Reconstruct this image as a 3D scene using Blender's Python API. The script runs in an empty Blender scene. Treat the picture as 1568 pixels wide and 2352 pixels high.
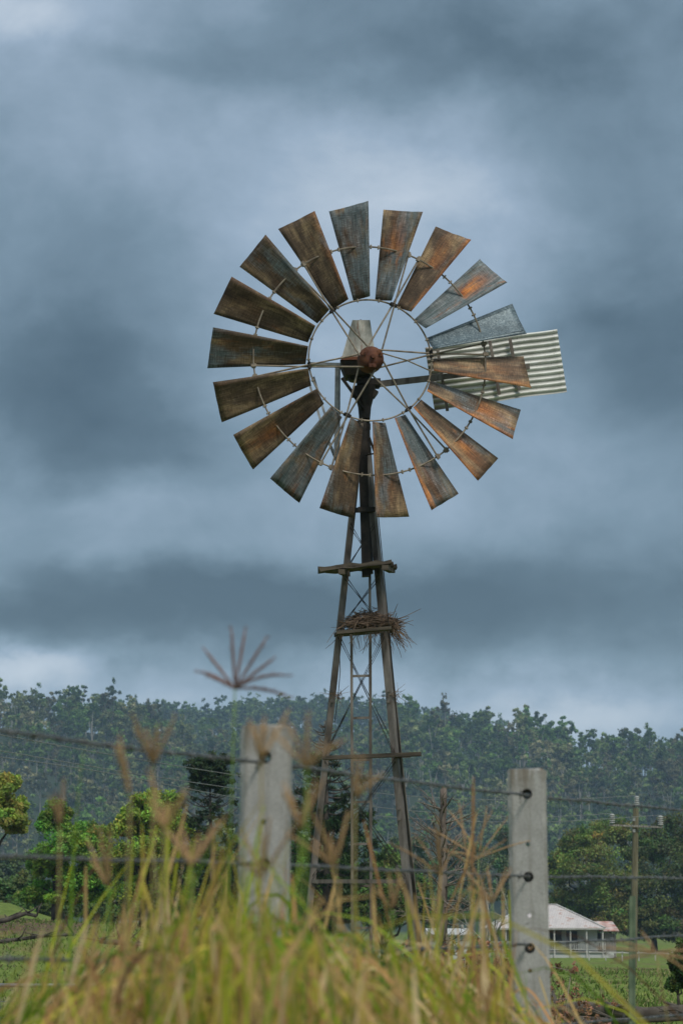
import bpy, bmesh, math, random
import numpy as np
from mathutils import Vector, Matrix, Quaternion
S = bpy.context.scene
COL = S.collection
PI = math.pi
R = math.radians

# ------------------------------------------------------------------ camera
F = 6000.0                      # focal length in units of a 1568 x 2352 frame
TH = math.atan((2112 - 1176) / F)
CZ = 0.76
cam = bpy.data.cameras.new('camera'); camo = bpy.data.objects.new('camera', cam); COL.objects.link(camo)
camo.location = (0, 0, CZ); camo.rotation_euler = (PI / 2 + TH, 0, 0)
cam.sensor_fit = 'VERTICAL'; cam.sensor_height = 36; cam.sensor_width = 24
cam.lens = F / 2352 * 36
cam.clip_start = 0.05; cam.clip_end = 6000
cam.dof.use_dof = True; cam.dof.focus_distance = 25.0; cam.dof.aperture_fstop = 7.6
S.camera = camo
S.view_settings.view_transform = 'Standard'; S.view_settings.look = 'None'
S.view_settings.exposure = 0.68; S.view_settings.gamma = 1
S.cycles.use_denoising = True
S.cycles.max_bounces = 6; S.cycles.diffuse_bounces = 3; S.cycles.transparent_max_bounces = 4
S.cycles.volume_bounces = 0

def P(px, py, Y):
    """the point at depth Y (metres in front of the camera) seen at px, py of a 1568 x 2352 frame"""
    a, b = (px - 784) / F, (1176 - py) / F
    d = Vector((a, math.cos(TH) - b * math.sin(TH), math.sin(TH) + b * math.cos(TH)))
    return Vector((0, 0, CZ)) + d * (Y / d.y)

# ------------------------------------------------------------------ node helper
class NT:
    def __init__(s, tree): s.t = tree; s.n = tree.nodes; s.l = tree.links
    def new(s, typ, **kw):
        n = s.n.new(typ)
        for k, v in kw.items(): setattr(n, k, v)
        return n
    def put(s, sock, v):
        if v is None: return
        if hasattr(v, 'is_output') or isinstance(v, bpy.types.NodeSocket): s.l.new(v, sock)
        else:
            try: sock.default_value = v
            except Exception: sock.default_value = (*v, 1.0)
    def m(s, op, a, b=None, c=None, clamp=False):
        n = s.new('ShaderNodeMath', operation=op, use_clamp=clamp)
        s.put(n.inputs[0], a); s.put(n.inputs[1], b); s.put(n.inputs[2], c)
        return n.outputs[0]
    def vm(s, op, a, b=None):
        n = s.new('ShaderNodeVectorMath', operation=op)
        s.put(n.inputs[0], a); s.put(n.inputs[1], b)
        return n.outputs[0]
    def mix(s, f, a, b, blend='MIX'):
        n = s.new('ShaderNodeMix', data_type='RGBA', blend_type=blend)
        s.put(n.inputs[0], f); s.put(n.inputs[6], a if not isinstance(a, tuple) else (*a[:3], 1)); s.put(n.inputs[7], b if not isinstance(b, tuple) else (*b[:3], 1))
        return n.outputs[2]
    def noise(s, vec, scale, detail=4, rough=0.55, dist=0.0):
        n = s.new('ShaderNodeTexNoise')
        s.put(n.inputs['Vector'], vec); n.inputs['Scale'].default_value = scale
        n.inputs['Detail'].default_value = detail; n.inputs['Roughness'].default_value = rough
        n.inputs['Distortion'].default_value = dist
        return n.outputs[0]
    def ramp(s, f, stops, interp='LINEAR'):
        n = s.new('ShaderNodeValToRGB'); r = n.color_ramp; r.interpolation = interp
        while len(r.elements) < len(stops): r.elements.new(0.5)
        for e, (p, c) in zip(r.elements, stops):
            e.position = p; e.color = (c, c, c, 1) if not isinstance(c, tuple) else (*c[:3], 1)
        s.put(n.inputs[0], f)
        return n.outputs[0]
    def maprange(s, v, a, b, c=0.0, d=1.0, smooth=True):
        n = s.new('ShaderNodeMapRange'); n.interpolation_type = 'SMOOTHSTEP' if smooth else 'LINEAR'
        s.put(n.inputs[0], v)
        for i, q in enumerate((a, b, c, d)): n.inputs[i + 1].default_value = q
        return n.outputs[0]
    def sep(s, v):
        n = s.new('ShaderNodeSeparateXYZ'); s.put(n.inputs[0], v); return n.outputs
    def comb(s, x, y, z):
        n = s.new('ShaderNodeCombineXYZ')
        for i, q in enumerate((x, y, z)): s.put(n.inputs[i], q)
        return n.outputs[0]
    def attr(s, name, typ='GEOMETRY', out=2):
        n = s.new('ShaderNodeAttribute'); n.attribute_type = typ; n.attribute_name = name
        return n.outputs[out]

# ------------------------------------------------------------------ sky and sun
SUN_EL, SUN_AZ = R(52), R(155)      # azimuth measured from +Y towards +X: over the right shoulder
w = bpy.data.worlds.new('World'); S.world = w; w.use_nodes = True
w.node_tree.nodes.clear()
t = NT(w.node_tree)
geo = t.new('ShaderNodeTexCoord').outputs['Generated']
dx, dy, dz = t.sep(geo)
wn = t.new('ShaderNodeTexNoise'); t.put(wn.inputs['Vector'], t.vm('MULTIPLY', geo, (9, 9, 13))); wn.inputs['Scale'].default_value = 1.0; wn.inputs['Detail'].default_value = 7; wn.inputs['Roughness'].default_value = 0.58; wn.inputs['Distortion'].default_value = 0.0
wo = t.vm('SUBTRACT', wn.outputs['Color'], (0.5, 0.5, 0.5))
wx, _, wz = t.sep(wo)
u = t.m('ADD', dx, t.m('MULTIPLY', wx, 0.10))
v = t.m('ADD', dz, t.m('MULTIPLY', wz, 0.075))
def uz(px, py):
    d = (P(px, py, 100) - Vector((0, 0, CZ))).normalized(); return d.x, d.z
BLOBS = [  # px, py, half-width, half-height (frame units), amplitude: the cloud banks of this sky
    (20, 20, 300, 150, 0.34), (500, 130, 620, 60, -0.10), (1250, 110, 420, 90, -0.17), (780, 30, 240, 60, -0.10), (700, 420, 560, 190, 0.16),
    (990, 400, 200, 110, 0.12), (1330, 330, 260, 200, -0.04), (120, 560, 300, 120, -0.06), (160, 900, 330, 170, -0.34), (450, 800, 230, 200, -0.02),
    (1480, 800, 270, 220, -0.21), (1480, 680, 60, 40, -0.10), (260, 1130, 260, 70, 0.12), (830, 770, 400, 360, 0.22), (1150, 1090, 260, 110, 0.08), (1500, 1090, 200, 80, -0.02),
    (650, 1270, 330, 70, 0.08), (250, 1390, 560, 80, -0.34), (1200, 1390, 560, 100, -0.33), (760, 1440, 330, 60, -0.10), (50, 1540, 230, 55, 0.42), (330, 1610, 400, 50, 0.18), (760, 1570, 420, 60, 0.10),
    (1330, 1620, 460, 70, 0.28), (1480, 1520, 220, 45, -0.02),
]
acc = None
for px, py, hw, hh, A in BLOBS:
    cu, cz = uz(px, py)
    e = t.m('ADD', t.m('POWER', t.m('DIVIDE', t.m('SUBTRACT', u, cu), hw / F), 2), t.m('POWER', t.m('DIVIDE', t.m('SUBTRACT', v, cz), hh / F), 2))
    # POWER of a negative base with exponent 2 is fine in Cycles
    g = t.m('MULTIPLY', t.m('EXPONENT', t.m('MULTIPLY', e, -1)), A)
    acc = g if acc is None else t.m('ADD', acc, g)
front = t.maprange(dy, 0.2, 0.7)
acc = t.m('MULTIPLY', acc, front)
fine = t.m('ADD', t.m('SUBTRACT', t.noise(t.vm('MULTIPLY', geo, (15, 15, 20)), 1.0, 9, 0.60, 0.25), 0.5), t.m('MULTIPLY', t.m('SUBTRACT', t.noise(t.vm('MULTIPLY', geo, (5, 5, 11)), 1.0, 4, 0.5, 0.6), 0.5), 0.6))
br = t.m('ADD', t.m('ADD', t.m('MULTIPLY', acc, 1.25), 0.43), t.m('MULTIPLY', fine, 0.56))
cloud = t.ramp(br, [(0.0, (0.044, 0.076, 0.102)), (0.22, (0.084, 0.132, 0.170)), (0.45, (0.168, 0.242, 0.306)), (0.7, (0.300, 0.388, 0.490)), (1.0, (0.55, 0.62, 0.70))])
over = t.m('ADD', 1.0, t.m('ADD', t.maprange(dz, 0.38, 0.85, 0, 1.9), t.maprange(dy, 0.3, -0.5, 0, 0.7)))
cloud_l = t.vm('MULTIPLY', t.vm('MULTIPLY', cloud, (0.69, 0.69, 0.69)), t.comb(over, over, over))
over_n = t.mix(t.maprange(over, 1.0, 2.5), (1, 1, 1), (1.28, 1.04, 0.84))
cloud_l = t.mix(1.0, cloud_l, over_n, 'MULTIPLY')
sky = t.new('ShaderNodeTexSky', sky_type='NISHITA'); sky.sun_disc = False
sky.sun_elevation = SUN_EL; sky.sun_rotation = SUN_AZ
skyc = t.vm('MULTIPLY', sky.outputs[0], (0.10, 0.10, 0.10))
tot = t.mix(0.93, skyc, cloud_l)
bg = t.new('ShaderNodeBackground'); t.put(bg.inputs[0], tot); bg.inputs[1].default_value = 1.0
wout = t.new('ShaderNodeOutputWorld'); t.l.new(bg.outputs[0], wout.inputs[0])
sun = bpy.data.lights.new('sun', 'SUN'); suno = bpy.data.objects.new('sun', sun); COL.objects.link(suno)
sun.energy = 1.5; sun.angle = R(14); sun.color = (1.0, 0.93, 0.82)
sd = Vector((math.sin(SUN_AZ) * math.cos(SUN_EL), math.cos(SUN_AZ) * math.cos(SUN_EL), math.sin(SUN_EL)))
suno.rotation_euler = (-sd).to_track_quat('-Z', 'Y').to_euler(); suno.location = (0, -5, 30)

# ------------------------------------------------------------------ mesh helpers
class MB:
    def __init__(s): s.v = []; s.f = []; s.c = []
    def add(s, vs, fs, col=None):
        o = len(s.v); s.v += [tuple(q) for q in vs]; s.f += [tuple(i + o for i in f) for f in fs]
        if col is not None: s.c += [col] * len(vs)
        return s
    def hexa(s, q, col=None):       # 8 corners, bottom ring then top ring
        return s.add(q, [(3, 2, 1, 0), (4, 5, 6, 7), (0, 1, 5, 4), (1, 2, 6, 5), (2, 3, 7, 6), (3, 0, 4, 7)], col)
    def box(s, c, size, rot=None, col=None):
        c = Vector(c); x, y, z = (q / 2 for q in size)
        q = [Vector(p) for p in ((-x, -y, -z), (x, -y, -z), (x, y, -z), (-x, y, -z), (-x, -y, z), (x, -y, z), (x, y, z), (-x, y, z))]
        if rot is not None: q = [rot @ p for p in q]
        return s.hexa([c + p for p in q], col)
    def beam(s, a, b, wd, ht, side=(0, 0, 1), col=None):
        a, b = Vector(a), Vector(b); d = (b - a).normalized(); sv = Vector(side)
        x = d.cross(sv)
        if x.length < 1e-4: x = d.cross(Vector((1, 0, 0)))
        x.normalize(); y = x.cross(d).normalized()
        x *= wd / 2; y *= ht / 2
        return s.hexa([a - x - y, a + x - y, a + x + y, a - x + y, b - x - y, b + x - y, b + x + y, b - x + y], col)
    def tube(s, pts, rad, seg=8, cap=True, col=None):
        pts = [Vector(p) for p in pts]; n = len(pts)
        if not hasattr(rad, '__len__'): rad = [rad] * n
        vs = []; fr = None
        for i, p in enumerate(pts):
            d = (pts[min(i + 1, n - 1)] - pts[max(i - 1, 0)])
            if d.length < 1e-9: d = Vector((0, 0, 1))
            d.normalize()
            if fr is None:
                fr = d.orthogonal().normalized()
            else:
                fr = fr - d * fr.dot(d)
                fr = fr.normalized() if fr.length > 1e-6 else d.orthogonal().normalized()
            g = d.cross(fr)
            for k in range(seg):
                a = 2 * PI * k / seg
                vs.append(p + (fr * math.cos(a) + g * math.sin(a)) * rad[i])
        fs = [(i * seg + k, i * seg + (k + 1) % seg, (i + 1) * seg + (k + 1) % seg, (i + 1) * seg + k) for i in range(n - 1) for k in range(seg)]
        if cap:
            fs.append(tuple(range(seg - 1, -1, -1))); fs.append(tuple(range((n - 1) * seg, n * seg)))
        return s.add(vs, fs, col)
    def angle(s, a, b, size, th, u, v):      # an L-shaped section swept from a to b with flanges along u and v
        a, b = Vector(a), Vector(b); d = (b - a).normalized()
        u = Vector(u); u = (u - d * u.dot(d)).normalized(); v = Vector(v); v = (v - d * v.dot(d) - u * v.dot(u)).normalized()
        prof = [(0, 0), (size, 0), (size, th), (th, th), (th, size), (0, size)]
        vs = [p + u * x + v * y for p in (a, b) for x, y in prof]
        fs = [(i, (i + 1) % 6, 6 + (i + 1) % 6, 6 + i) for i in range(6)] + [(3, 2, 1, 0), (5, 4, 3, 0), (6, 7, 8, 9), (6, 9, 10, 11)]
        return s.add(vs, fs)
    def build(s, name, mat, parent=None, org=(0, 0, 0), smooth=False):
        me = bpy.data.meshes.new(name); o3 = Vector(org)
        me.from_pydata([tuple(Vector(q) - o3) for q in s.v], [], s.f)
        if s.c and len(s.c) == len(s.v): tint(me, np.array(s.c))
        me.update(); bm = bmesh.new(); bm.from_mesh(me); bmesh.ops.recalc_face_normals(bm, faces=bm.faces); bm.to_mesh(me); bm.free()
        if smooth:
            me.polygons.foreach_set('use_smooth', [True] * len(me.polygons))
        return link(name, me, mat, parent, org if parent is None else (0, 0, 0))

def tint(me, cols):
    a = me.attributes.new('tint', 'FLOAT_COLOR', 'POINT')
    c4 = np.ones((len(me.vertices), 4), dtype=np.float32); c4[:, :3] = cols
    a.data.foreach_set('color', c4.ravel())

def link(name, me, mat, parent=None, loc=(0, 0, 0)):
    o = bpy.data.objects.new(name, me); COL.objects.link(o); o.location = loc
    if mat is not None: me.materials.append(mat)
    if parent is not None: o.parent = parent
    return o

def bigmesh(name, V, faces, mat, cols=None, parent=None, loc=(0, 0, 0), smooth=False):
    """V (n,3) numpy, faces (m,k) numpy with k constant"""
    me = bpy.data.meshes.new(name); n, (m, k) = len(V), faces.shape
    me.vertices.add(n); me.vertices.foreach_set('co', np.ascontiguousarray(V, dtype=np.float32).ravel())
    me.loops.add(m * k); me.loops.foreach_set('vertex_index', np.ascontiguousarray(faces, dtype=np.int32).ravel())
    me.polygons.add(m); me.polygons.foreach_set('loop_start', np.arange(0, m * k, k, dtype=np.int32))
    try: me.polygons.foreach_set('loop_total', np.full(m, k, dtype=np.int32))
    except Exception: pass
    me.update(calc_edges=True)
    if smooth: me.polygons.foreach_set('use_smooth', [True] * m)
    if cols is not None: tint(me, cols)
    return link(name, me, mat, parent, loc)

def tag(o, label=None, cat=None, group=None, kind=None):
    if label: o['label'] = label
    if cat: o['category'] = cat
    if group: o['group'] = group
    if kind: o['kind'] = kind
    return o
def thing(name, loc, label, cat, group=None):
    o = bpy.data.objects.new(name, None); COL.objects.link(o); o.location = loc; o.empty_display_size = 0.2
    return tag(o, label, cat, group)
def dup(root, loc, rz=0, sc=1.0, label=None):
    r = root.copy(); COL.objects.link(r); r.location = loc; r.rotation_euler = (0, 0, rz); r.scale = (sc, sc, sc)
    if label: r['label'] = label
    for ch in list(root.children):
        c = ch.copy(); COL.objects.link(c); c.parent = r
        for g in ch.children:
            d = g.copy(); COL.objects.link(d); d.parent = c
    return r

# ------------------------------------------------------------------ materials
def mat(name):
    m = bpy.data.materials.new(name); m.use_nodes = True; m.node_tree.nodes.clear()
    t = NT(m.node_tree)
    b = t.new('ShaderNodeBsdfPrincipled'); o = t.new('ShaderNodeOutputMaterial'); t.l.new(b.outputs[0], o.inputs[0])
    return m, t, b
def bump(t, b, h, strength=0.3, dist=0.01):
    n = t.new('ShaderNodeBump'); n.inputs['Strength'].default_value = strength; n.inputs['Distance'].default_value = dist
    t.put(n.inputs['Height'], h); t.l.new(n.outputs[0], b.inputs['Normal'])
def simple(name, c1, c2, scale=8, rough=0.7, metal=0.0, stretch=(1, 1, 1), spec=0.3, detail=5, bmp=0.15, lo=0.35, hi=0.65):
    m, t, b = mat(name)
    co = t.vm('MULTIPLY', t.new('ShaderNodeTexCoord').outputs['Object'], stretch)
    n = t.noise(co, scale, detail, 0.6)
    t.put(b.inputs['Base Color'], t.ramp(n, [(lo, c1), (hi, c2)]))
    b.inputs['Roughness'].default_value = rough; b.inputs['Metallic'].default_value = metal
    b.inputs['Specular IOR Level'].default_value = spec
    if bmp: bump(t, b, n, bmp, 0.01)
    return m
def leafmat(name, trans=0.25, rough=0.6):
    m = bpy.data.materials.new(name); m.use_nodes = True; m.node_tree.nodes.clear(); t = NT(m.node_tree)
    c = t.attr('tint', 'GEOMETRY', 0)
    co = t.new('ShaderNodeTexCoord').outputs['Object']
    c = t.mix(0.5, c, t.mix(1.0, c, t.ramp(t.noise(co, 7.0, 3), [(0.3, 0.55), (0.7, 1.4)]), 'MULTIPLY'))
    b = t.new('ShaderNodeBsdfPrincipled'); t.put(b.inputs['Base Color'], c); b.inputs['Roughness'].default_value = rough; b.inputs['Specular IOR Level'].default_value = 0.2
    tr = t.new('ShaderNodeBsdfTranslucent'); t.put(tr.inputs[0], c)
    mx = t.new('ShaderNodeMixShader'); mx.inputs[0].default_value = trans
    t.l.new(b.outputs[0], mx.inputs[1]); t.l.new(tr.outputs[0], mx.inputs[2])
    o = t.new('ShaderNodeOutputMaterial'); t.l.new(mx.outputs[0], o.inputs[0])
    return m
M = {}
M['leaf'] = leafmat('leaf', 0.33); M['grass'] = leafmat('grass_blade', 0.35)
M['bark'] = simple('bark', (0.035, 0.027, 0.022), (0.10, 0.085, 0.07), 6, 0.9, stretch=(1, 1, 0.25), bmp=0.5)
M['pale_bark'] = simple('pale_bark', (0.18, 0.17, 0.15), (0.38, 0.36, 0.32), 4, 0.9, stretch=(1, 1, 0.3))
M['dead_wood'] = simple('dead_wood', (0.07, 0.05, 0.042), (0.24, 0.20, 0.17), 7, 0.9, stretch=(1, 1, 0.3), bmp=0.5)
M['old_timber'] = simple('old_timber', (0.025, 0.020, 0.015), (0.105, 0.085, 0.066), 9, 0.9, stretch=(0.15, 2, 2), bmp=0.6)
M['grey_timber'] = simple('grey_timber', (0.09, 0.08, 0.07), (0.33, 0.31, 0.28), 16, 0.95, stretch=(2, 2, 0.12), bmp=0.8)
M['leg_steel'] = simple('leg_steel', (0.062, 0.050, 0.042), (0.21, 0.185, 0.165), 5, 0.6, 0.3, stretch=(2, 2, 0.5), bmp=0.1)
M['dark_iron'] = simple('dark_iron', (0.010, 0.009, 0.008), (0.035, 0.028, 0.022), 9, 0.6, 0.4)
M['galv'] = simple('galvanised_steel', (0.20, 0.20, 0.20), (0.36, 0.36, 0.35), 12, 0.5, 0.5)
M['rod'] = simple('rod_steel', (0.13, 0.105, 0.08), (0.26, 0.22, 0.17), 14, 0.6, 0.4)
M['wire'] = simple('wire_steel', (0.075, 0.078, 0.083), (0.18, 0.185, 0.19), 40, 0.5, 0.6)
M['rust_hub'] = simple('rust_hub', (0.055, 0.018, 0.012), (0.15, 0.058, 0.028), 7, 0.75, 0.2, bmp=0.06)
M['twig'] = simple('twig', (0.07, 0.045, 0.03), (0.20, 0.14, 0.10), 20, 0.9)

def m_blade():
    m, t, b = mat('weathered_blade')
    co = t.new('ShaderNodeTexCoord').outputs['Object']
    g = lambda n: t.attr(n, 'OBJECT', 2)
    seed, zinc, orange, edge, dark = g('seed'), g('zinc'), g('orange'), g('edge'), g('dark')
    x, y, z = t.sep(co)
    off = t.vm('ADD', co, t.comb(t.m('MULTIPLY', seed, 7.3), 0.0, t.m('MULTIPLY', seed, 3.1)))
    n1 = t.noise(t.vm('MULTIPLY', off, (5, 5, 2.2)), 1.0, 5, 0.6, 0.4)
    n2 = t.noise(t.vm('MULTIPLY', off, (26, 26, 5)), 1.0, 5, 0.65)
    h1 = t.noise(t.vm('MULTIPLY', off, (150, 30, 7)), 1.0, 3, 0.6)
    h2 = t.noise(t.vm('MULTIPLY', off, (9, 30, 150)), 1.0, 3, 0.6)
    hatch = t.m('ADD', t.m('MULTIPLY', h1, 0.5), t.m('MULTIPLY', h2, 0.5))
    brown = t.ramp(n1, [(0.28, (0.030, 0.019, 0.012)), (0.5, (0.098, 0.066, 0.042)), (0.70, (0.32, 0.225, 0.125))])
    zc = t.ramp(n2, [(0.3, (0.050, 0.075, 0.080)), (0.55, (0.115, 0.130, 0.136)), (0.8, (0.21, 0.22, 0.225))])
    zm = t.m('ADD', t.m('MULTIPLY', t.m('SUBTRACT', t.noise(t.vm('MULTIPLY', off, (7, 7, 3)), 0.8, 3, 0.5, 0.6), 0.5), 1.8), t.m('SUBTRACT', t.m('MULTIPLY', zinc, 0.95), 0.52))
    zm = t.m('ADD', zm, t.m('MULTIPLY', t.m('SUBTRACT', hatch, 0.5), 0.8))
    c = t.mix(t.maprange(zm, -0.22, 0.20), brown, zc)
    # orange rust: along the leading edge and in a plume outwards of the rim clip
    n3 = t.noise(t.vm('MULTIPLY', off, (6, 6, 3)), 1.7, 5, 0.6)
    em = t.m('MULTIPLY', t.maprange(t.m('ADD', t.m('DIVIDE', x, z), t.m('MULTIPLY', t.m('SUBTRACT', n3, 0.5), 0.13)), 0.055, 0.125), edge)
    px_ = t.m('DIVIDE', t.m('ABSOLUTE', t.m('ADD', x, t.m('MULTIPLY', t.m('SUBTRACT', n3, 0.5), 0.12))), 0.10)
    pl = t.m('MULTIPLY', t.maprange(px_, 1.1, 0.1), t.m('MULTIPLY', t.maprange(z, 1.09, 1.13), t.maprange(z, 1.62, 1.15)))
    bl = t.maprange(t.noise(t.vm('MULTIPLY', off, (8, 8, 2.5)), 1.0, 5, 0.65, 0.5), 0.56, 0.72)
    om = t.m('MAXIMUM', t.m('MAXIMUM', em, t.m('MULTIPLY', pl, orange)), t.m('MULTIPLY', bl, t.m('ADD', t.m('MULTIPLY', orange, 0.55), 0.38)))
    om = t.m('MULTIPLY', om, t.maprange(n2, 0.25, 0.6, 0.45, 1.0))
    oc = t.ramp(n3, [(0.3, (0.13, 0.028, 0.009)), (0.65, (0.44, 0.17, 0.042))])
    c = t.mix(om, c, oc)
    c = t.mix(1.0, c, t.ramp(hatch, [(0.34, 0.42), (0.5, 0.95), (0.66, 1.75)]), 'MULTIPLY')
    c = t.mix(1.0, c, t.comb(dark, dark, dark), 'MULTIPLY')  # per-blade tone, the wheel's lit and shaded sides painted into it
    # scratches
    sc = t.maprange(t.noise(t.vm('MULTIPLY', off, (90, 20, 26)), 1.0, 2, 0.5, 1.0), 0.74, 0.78)
    c = t.mix(t.m('MULTIPLY', sc, 0.35), c, (0.4, 0.38, 0.36))
    t.put(b.inputs['Base Color'], c); b.inputs['Roughness'].default_value = 0.62; b.inputs['Metallic'].default_value = 0.15
    b.inputs['Specular IOR Level'].default_value = 0.3
    bump(t, b, hatch, 0.15, 0.004)
    return m
M['blade'] = m_blade()
def m_newzinc():
    m, t, b = mat('spangled_zinc')
    co = t.new('ShaderNodeTexCoord').outputs['Object']
    vo = t.new('ShaderNodeTexVoronoi'); t.put(vo.inputs['Vector'], co); vo.inputs['Scale'].default_value = 75
    n = t.m('ADD', t.m('MULTIPLY', t.sep(vo.outputs['Color'])[0], 0.5), t.m('MULTIPLY', t.noise(co, 60, 4), 0.6))
    n2 = t.noise(co, 5, 3)
    c = t.ramp(n, [(0.25, (0.050, 0.075, 0.092)), (0.6, (0.10, 0.14, 0.165)), (0.9, (0.19, 0.235, 0.26))])
    c = t.mix(1.0, c, t.ramp(n2, [(0.3, 0.75), (0.7, 1.2)]), 'MULTIPLY')
    t.put(b.inputs['Base Color'], c); b.inputs['Roughness'].default_value = 0.5; b.inputs['Metallic'].default_value = 0.3
    return m
M['zinc'] = m_newzinc()
def m_hood():
    m, t, b = mat('hood_sheet')
    co = t.new('ShaderNodeTexCoord').outputs['Object']; x, y, z = t.sep(co)
    n = t.noise(t.vm('MULTIPLY', co, (9, 9, 4)), 1.0, 6, 0.65); n2 = t.noise(t.vm('MULTIPLY', co, (30, 30, 6)), 1.0, 4)
    c = t.ramp(n, [(0.3, (0.10, 0.10, 0.085)), (0.55, (0.26, 0.26, 0.23)), (0.75, (0.45, 0.44, 0.41))])
    rm = t.m('MULTIPLY', t.maprange(n2, 0.5, 0.62), t.maprange(t.m('ABSOLUTE', x), 0.07, 0.0))
    c = t.mix(rm, c, (0.12, 0.055, 0.03))
    t.put(b.inputs['Base Color'], c); b.inputs['Roughness'].default_value = 0.55; b.inputs['Metallic'].default_value = 0.2
    return m
M['hood'] = m_hood()
def m_vane():
    m, t, b = mat('painted_corrugated_iron')
    co = t.new('ShaderNodeTexCoord').outputs['Object']; x, y, z = t.sep(co)
    n = t.noise(t.vm('MULTIPLY', co, (3, 3, 6)), 1.2, 6, 0.65); sp = t.noise(co, 55, 2)
    c = t.ramp(n, [(0.3, (0.48, 0.48, 0.46)), (0.6, (0.74, 0.74, 0.72))])
    c = t.mix(t.maprange(sp, 0.68, 0.74), c, (0.16, 0.13, 0.10))
    # darker green-grey along the troughs
    tr = t.maprange(t.attr('tint', 'GEOMETRY', 2), 0.60, 0.30)
    c = t.mix(t.m('MULTIPLY', tr, 0.55), c, (0.15, 0.16, 0.135))
    e = t.m('MAXIMUM', t.maprange(x, -0.50, -0.63), t.maprange(n, 0.72, 0.8))
    c = t.mix(t.m('MULTIPLY', e, 0.6), c, (0.20, 0.13, 0.085))
    wr = t.noise(t.vm('MULTIPLY', co, (2.2, 2.2, 14)), 1.6, 6, .65); c = t.mix(t.m('MULTIPLY', t.maprange(wr, .5, .7), .5), c, (0.24, 0.225, 0.20))
    t.put(b.inputs['Base Color'], c); b.inputs['Roughness'].default_value = 0.55
    return m
M['vane'] = m_vane()
def m_concrete():
    m, t, b = mat('concrete')
    co = t.new('ShaderNodeTexCoord').outputs['Object']; x, y, z = t.sep(co)
    n = t.noise(t.vm('MULTIPLY', co, (1, 1, 0.6)), 12, 8, 0.7); sp = t.noise(co, 190, 3, 0.7)
    c = t.ramp(n, [(0.3, (0.25, 0.245, 0.24)), (0.7, (0.40, 0.395, 0.39))])
    c = t.mix(1.0, c, t.ramp(sp, [(0.3, 0.72), (0.6, 1.1)]), 'MULTIPLY')
    st = t.noise(t.vm('MULTIPLY', co, (40, 40, 5)), 1.0, 5)
    top = t.m('MULTIPLY', t.maprange(z, 1.10, 1.20), t.maprange(st, 0.4, 0.65))
    c = t.mix(t.m('MULTIPLY', top, 0.8), c, (0.14, 0.11, 0.075))
    dr = t.noise(t.vm('MULTIPLY', co, (34, 34, 1.6)), 1.0, 6, .65)
    c = t.mix(t.m('MULTIPLY', t.maprange(dr, .52, .70), .6), c, (0.13, 0.115, 0.095))
    pit = t.noise(co, 60, 4, .6); c = t.mix(t.m('MULTIPLY', t.maprange(pit, .66, .72), .6), c, (0.09, 0.085, 0.08))
    li = t.maprange(t.noise(co, 9, 5, 0.7, 0.6), 0.60, 0.68)
    c = t.mix(t.m('MULTIPLY', li, 0.45), c, (0.20, 0.19, 0.15))
    t.put(b.inputs['Base Color'], c); b.inputs['Roughness'].default_value = 0.9; b.inputs['Specular IOR Level'].default_value = 0.2
    bump(t, b, t.m('ADD', sp, n), 0.35, 0.003)
    return m
M['concrete'] = m_concrete()
def m_ground():
    m, t, b = mat('paddock')
    co = t.new('ShaderNodeNewGeometry').outputs['Position']; x, y, z = t.sep(co)
    n1 = t.noise(t.vm('MULTIPLY', co, (0.09, 0.05, 0.0)), 1.0, 5, 0.6); n2 = t.noise(t.vm('MULTIPLY', co, (1.6, 0.6, 0.0)), 1.0, 6, 0.7); n3 = t.noise(t.vm('MULTIPLY', co, (9, 3.5, 0)), 1.0, 4, 0.7)
    g = t.ramp(n2, [(0.25, (0.055, 0.085, 0.018)), (0.5, (0.12, 0.165, 0.034)), (0.75, (0.20, 0.23, 0.06))])
    c = t.mix(t.maprange(n1, 0.50, 0.66), g, (0.14, 0.115, 0.055))
    c = t.mix(1.0, c, t.ramp(n3, [(0.3, 0.6), (0.7, 1.35)]), 'MULTIPLY')
    bank = t.m('MULTIPLY', t.m('MULTIPLY', t.maprange(y, 84, 92), t.maprange(y, 113, 106)), t.m('MULTIPLY', t.maprange(t.m('DIVIDE', x, y), -0.085, -0.10), t.maprange(n2, .3, .5)))
    c = t.mix(bank, c, (0.11, 0.075, 0.05))
    far = t.maprange(y, 500, 780)
    c = t.mix(far, c, (0.035, 0.05, 0.03))
    t.put(b.inputs['Base Color'], c); b.inputs['Roughness'].default_value = 0.95; b.inputs['Specular IOR Level'].default_value = 0.1
    bump(t, b, n3, 0.5, 0.08)
    return m
M['ground'] = m_ground()

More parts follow.
